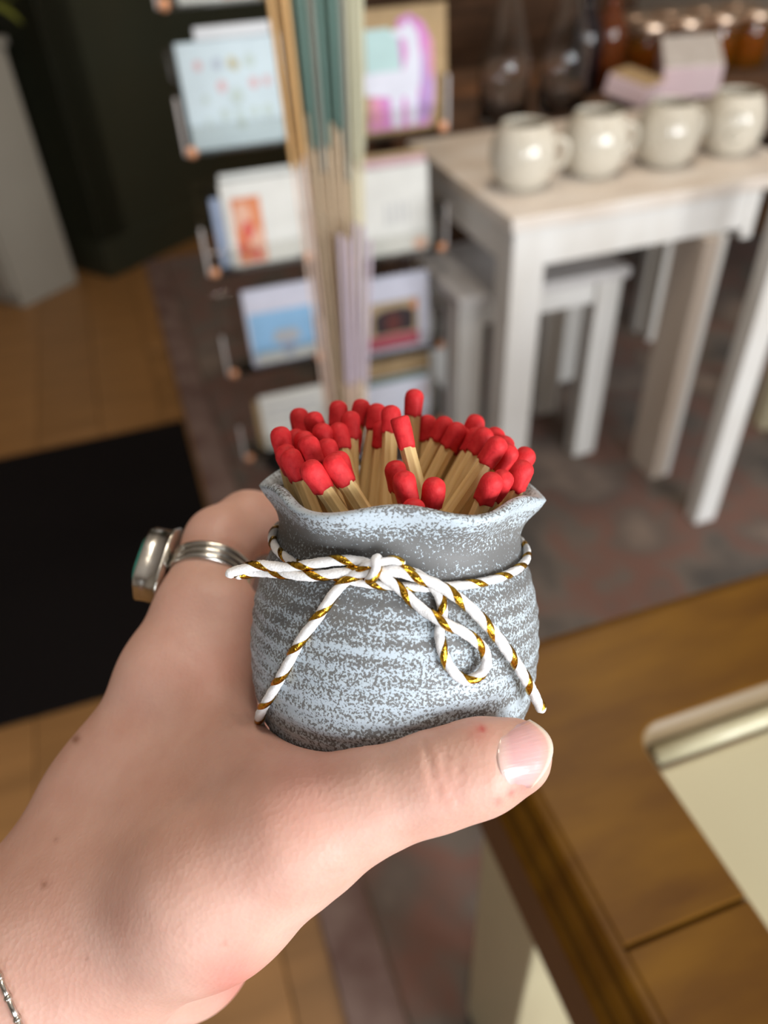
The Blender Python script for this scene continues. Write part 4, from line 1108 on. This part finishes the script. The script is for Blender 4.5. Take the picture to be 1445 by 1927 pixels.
def mat_skin():
    m = bpy.data.materials.new('fair_skin'); m.use_nodes = True
    nt = m.node_tree; N = nt.nodes; L = nt.links; bs = N['Principled BSDF']
    bs.inputs['Roughness'].default_value = 0.48; bs.inputs['Specular IOR Level'].default_value = 0.38
    bs.inputs['Subsurface Weight'].default_value = 0.35; bs.inputs['Subsurface Radius'].default_value = (1.0, 0.32, 0.18); bs.inputs['Subsurface Scale'].default_value = 0.0035
    tc = N.new('ShaderNodeTexCoord')
    nz = N.new('ShaderNodeTexNoise'); nz.inputs['Scale'].default_value = 70; nz.inputs['Detail'].default_value = 5; L.new(tc.outputs['Object'], nz.inputs['Vector'])
    rp = N.new('ShaderNodeValToRGB'); el = rp.color_ramp.elements
    el[0].position = 0.32; el[0].color = (0.565, 0.318, 0.248, 1); el[1].position = 0.68; el[1].color = (0.635, 0.390, 0.315, 1); L.new(nz.outputs['Fac'], rp.inputs[0])
    at = N.new('ShaderNodeAttribute'); at.attribute_name = 'skin_marks'; sp = N.new('ShaderNodeSeparateColor'); L.new(at.outputs['Color'], sp.inputs[0])
    m1 = N.new('ShaderNodeMix'); m1.data_type = 'RGBA'; m1.inputs['B'].default_value = (0.50, 0.085, 0.075, 1)
    L.new(rp.outputs[0], m1.inputs['A']); L.new(sp.outputs[0], m1.inputs['Factor'])
    m2 = N.new('ShaderNodeMix'); m2.data_type = 'RGBA'; m2.inputs['B'].default_value = (0.20, 0.075, 0.035, 1)
    L.new(m1.outputs['Result'], m2.inputs['A']); L.new(sp.outputs[1], m2.inputs['Factor']); L.new(m2.outputs['Result'], bs.inputs['Base Color'])
    vz = N.new('ShaderNodeTexVoronoi'); vz.inputs['Scale'].default_value = 900; L.new(tc.outputs['Object'], vz.inputs['Vector'])
    n2 = N.new('ShaderNodeTexNoise'); n2.inputs['Scale'].default_value = 700; n2.inputs['Detail'].default_value = 6; L.new(tc.outputs['Object'], n2.inputs['Vector'])
    ad = N.new('ShaderNodeMath'); ad.operation = 'ADD'; L.new(vz.outputs['Distance'], ad.inputs[0]); L.new(n2.outputs['Fac'], ad.inputs[1])
    bp = N.new('ShaderNodeBump'); bp.inputs['Strength'].default_value = 0.22; bp.inputs['Distance'].default_value = 0.0003
    L.new(ad.outputs[0], bp.inputs['Height']); L.new(bp.outputs[0], bs.inputs['Normal'])
    return m


HO = campt(40, 1900, .192)                       # wrist, the hand's own origin
me = bpy.data.meshes.new('hand')
me.from_pydata((hv - HO).tolist(), [], hf.tolist())
ca = me.color_attributes.new('skin_marks', 'FLOAT_COLOR', 'POINT')
ca.data.foreach_set('color', np.stack([red, mole, np.zeros_like(red), np.ones_like(red)], 1).astype(np.float32).ravel())
me.materials.append(mat_skin())
me.polygons.foreach_set('use_smooth', [True] * len(me.polygons))
hand = link('hand', me)
MH = MCAM @ Matrix.Translation(HO); hand.matrix_world = MH
tag(hand, 'fair skinned left hand holding the grey pot, thumb in front, fingers closed round the back', 'hand')


def skin_hit(px, py, t0=0.13, t1=0.26):
    d = np.array([(px - 722.5) / FPX, -(py - 963.5) / FPX, -1.0]); t = np.arange(t0, t1, 0.0002)
    f = hand_sdf(d * t[:, None]); k = int(np.argmax(f < 0)) if (f < 0).any() else -1
    return d * t[k] if k >= 0 else None


# thumb nail
def bez(a, b_, c, t): return (1 - t) ** 2 * np.array(a) + 2 * t * (1 - t) * np.array(b_) + t * t * np.array(c)


def nail():
    nu, nv = 22, 17; vs = np.zeros((nu, nv, 3)); miss = []
    for j in range(nv):
        v = j / (nv - 1)
        base = bez((938, 1380), (922, 1432), (957, 1484), v); tip = bez((996, 1355), (1082, 1398), (1000, 1482), v)
        for i in range(nu):
            u = i / (nu - 1); p = base + (tip - base) * u
            hit = skin_hit(p[0], p[1])
            vs[i, j] = (p[0], p[1], -hit[2] if hit is not None else np.nan)
    # depth as a smooth quadratic over the plate so that it stays a single curved sheet
    X = vs.reshape(-1, 3); ok = ~np.isnan(X[:, 2]) & (X[:, 0] < 1012)
    f = lambda q: np.stack([np.ones(len(q)), q[:, 0] - 970, q[:, 1] - 1420, (q[:, 0] - 970) ** 2, (q[:, 1] - 1420) ** 2, (q[:, 0] - 970) * (q[:, 1] - 1420)], 1)
    co = np.linalg.lstsq(f(X[ok]), X[ok, 2], rcond=None)[0]
    z = f(X) @ co; z = z.reshape(nu, nv); out = []
    for i in range(nu):
        for j in range(nv):
            u, v = i / (nu - 1), j / (nv - 1)
            edge = min(1.0, u / 0.12, v / 0.14, (1 - v) / 0.14)
            zz = z[i, j]; hd = vs[i, j, 2]
            if not np.isnan(hd): zz = min(zz, hd + 0.0002)
            out.append(campt(vs[i, j, 0], vs[i, j, 1], zz - 0.00055 * edge ** 0.5 + 0.00045))
    fs = [(i * nv + j, (i + 1) * nv + j, (i + 1) * nv + j + 1, i * nv + j + 1) for i in range(nu - 1) for j in range(nv - 1)]
    b = MB(); b.add([p - HO for p in out], fs)
    mm = b.mesh('thumb_nail', mat_nail(), smooth=True)
    a = mm.color_attributes.new('nail_uv', 'FLOAT_COLOR', 'POINT')
    a.data.foreach_set('color', np.array([(i / (nu - 1), j / (nv - 1), 0, 1) for i in range(nu) for j in range(nv)], np.float32).ravel())
    o = link('thumb_nail', mm, hand)
    sm = o.modifiers.new('thickness', 'SOLIDIFY'); sm.thickness = 0.00035; sm.offset = 0
    o['label'] = 'glossy pink thumb nail with a white tip'


def mat_nail():
    m = bpy.data.materials.new('pink_nail'); m.use_nodes = True
    nt = m.node_tree; N = nt.nodes; L = nt.links; bs = N['Principled BSDF']
    bs.inputs['Roughness'].default_value = 0.25; bs.inputs['Specular IOR Level'].default_value = 0.5; bs.inputs['Coat Weight'].default_value = 0.3
    bs.inputs['Subsurface Weight'].default_value = 0.2; bs.inputs['Subsurface Scale'].default_value = 0.001
    at = N.new('ShaderNodeAttribute'); at.attribute_name = 'nail_uv'; sp = N.new('ShaderNodeSeparateColor'); L.new(at.outputs['Color'], sp.inputs[0])
    rp = N.new('ShaderNodeValToRGB'); el = rp.color_ramp.elements
    for p, c in ((0.0, (0.66, 0.46, 0.40)), (0.12, (0.64, 0.43, 0.39)), (0.3, (0.60, 0.345, 0.34)), (0.75, (0.63, 0.37, 0.355)), (0.90, (0.64, 0.37, 0.32)), (0.95, (0.68, 0.55, 0.45)), (1.0, (0.74, 0.65, 0.55))):
        e_ = el.new(p) if p not in (0.0, 1.0) else el[0 if p == 0.0 else -1]; e_.color = (*c, 1)
    L.new(sp.outputs[0], rp.inputs[0]); L.new(rp.outputs[0], bs.inputs['Base Color'])
    wv = N.new('ShaderNodeTexNoise'); mp = N.new('ShaderNodeMapping'); mp.inputs['Scale'].default_value = (1.2, 16, 1); L.new(at.outputs['Color'], mp.inputs[0]); L.new(mp.outputs[0], wv.inputs['Vector']); wv.inputs['Scale'].default_value = 1.3; wv.inputs['Detail'].default_value = 3
    bp = N.new('ShaderNodeBump'); bp.inputs['Strength'].default_value = 0.2; bp.inputs['Distance'].default_value = 0.0004; L.new(wv.outputs['Fac'], bp.inputs['Height']); L.new(bp.outputs[0], bs.inputs['Normal'])
    return m


nail()

# ------------------------------------------------------------------ silver ring with a green stone on the index finger
m_silver = mat('worn_silver', (0.62, 0.60, 0.55), 0.22, metal=1.0, noise=(160, 3, [(0.3, (0.50, 0.47, 0.41)), (0.65, (0.70, 0.68, 0.64))]), bump=(220, 0.25, 0.0006))
m_stone = mat('turquoise_stone', (0.03, 0.34, 0.27), 0.2, coat=0.5, noise=(220, 4, [(0.35, (0.02, 0.22, 0.18)), (0.65, (0.05, 0.42, 0.34))]))
RCn = campt(398, 1080, .2305)
RA = campt(415, 1020, .2385) - campt(372, 1150, .2220); RA /= np.linalg.norm(RA)
RN = campt(357, 1070, .2305) - RCn; RN -= RA * (RN @ RA); RN /= np.linalg.norm(RN)
RB = np.cross(RA, RN)
ring = bpy.data.objects.new('ring', None); COL.objects.link(ring)
ring.matrix_world = MCAM @ Matrix(np.block([[np.stack([RN, RB, RA], 1), RCn[:, None]], [np.zeros((1, 3)), np.ones((1, 1))]]).tolist())
tag(ring, 'chunky silver ring with triple band and green stone, on the index finger', 'ring')
for k in range(3):
    b = MB(); n1, n2 = 64, 12; vs = []
    for i in range(n1):
        a = 2 * math.pi * i / n1
        R0 = 0.0116; zo = (k - 1) * 0.0021
        for j in range(n2):
            c = 2 * math.pi * j / n2; r = R0 + 0.00112 * math.cos(c)
            vs.append((r * math.cos(a), r * math.sin(a), zo + 0.00112 * math.sin(c)))
    fs = [(i * n2 + j, ((i + 1) % n1) * n2 + j, ((i + 1) % n1) * n2 + (j + 1) % n2, i * n2 + (j + 1) % n2) for i in range(n1) for j in range(n2)]
    b.add(vs, fs); b.build('band', m_silver, ring, smooth=True)


def oval(sc, n=56):
    o = []
    for i in range(n):
        a = 2 * math.pi * i / n; w = 1 + 0.045 * math.cos(5 * a + 0.4)
        o.append((0.0082 * sc * w * math.sin(a), 0.0122 * sc * w * math.cos(a)))
    return o


b = MB(); vs = []; n = 56
for x, sc in ((0.0125, 1.06), (0.0130, 1.10), (0.0136, 1.08), (0.0140, 1.0), (0.0172, 0.99), (0.0196, 1.0), (0.0200, 0.98), (0.0200, 0.92), (0.0190, 0.88)):
    for y, z in oval(sc): vs.append((x, y, z))
fs = [(i * n + k, i * n + (k + 1) % n, (i + 1) * n + (k + 1) % n, (i + 1) * n + k) for i in range(8) for k in range(n)]
fs += [tuple(range(n))[::-1], tuple(8 * n + k for k in range(n))]
b.add(vs, fs); b.build('setting', m_silver, ring, smooth=True)
b = MB(); vs = []
for x, sc in ((0.0192, 0.86), (0.0203, 0.84), (0.0212, 0.70), (0.0218, 0.40), (0.0220, 0.05)):
    for y, z in oval(sc): vs.append((x, y, z))
fs = [(i * n + k, i * n + (k + 1) % n, (i + 1) * n + (k + 1) % n, (i + 1) * n + k) for i in range(4) for k in range(n)] + [tuple(4 * n + k for k in range(n))]
b.add(vs, fs); b.build('stone', m_stone, ring, smooth=True)

# ------------------------------------------------------------------ fine silver chain bracelet round the wrist
W0 = campt(40, 1900, .195)
_tg = campt(30, 1908, .163) - campt(5, 1852, .163); _fr = campt(12, 1872, .163) - W0
wn = np.cross(_tg, _fr); wn /= np.linalg.norm(wn)
e1 = np.cross(wn, [0, 0, 1.0]); e1 /= np.linalg.norm(e1); e2 = np.cross(wn, e1)
loop = []
for k in range(240):
    a = 2 * math.pi * k / 240; d = math.cos(a) * e1 + math.sin(a) * e2; t = np.arange(0.005, 0.06, 0.0002)
    f = hand_sdf(W0 + d * t[:, None]); i = int(np.argmax(f > 0)) if (f > 0).any() else len(t) - 1
    loop.append(W0 + d * (t[i] + 0.0009))
loop = np.array(loop + loop[:1]); Lp, sL = resample(loop, 0.0046)
br = bpy.data.objects.new('bracelet', None); COL.objects.link(br); br.matrix_world = MCAM @ Matrix.Translation(W0)
tag(br, 'fine silver bar chain bracelet round the wrist, at the lower left corner', 'bracelet')
b = MB(); b.tube([(0, 0, -0.0019), (0, 0, -0.0017), (0, 0, 0.0017), (0, 0, 0.0019)], [0.0003, 0.00062, 0.00062, 0.0003], 10); lk = b.mesh('link', m_silver, smooth=True)
b = MB(); b.lathe([(0.0001, -0.0009), (0.0007, -0.0006), (0.00095, 0), (0.0007, 0.0006), (0.0001, 0.0009)], 12); bd = b.mesh('bead', m_silver, smooth=True)
for i in range(len(Lp) - 1):
    a, c = Lp[i] - W0, Lp[i + 1] - W0
    o = link('link', lk, br); o.location = (a + c) / 2; o.rotation_euler = Vector(c - a).to_track_quat('Z', 'Y').to_euler()
    o = link('bead', bd, br); o.location = a
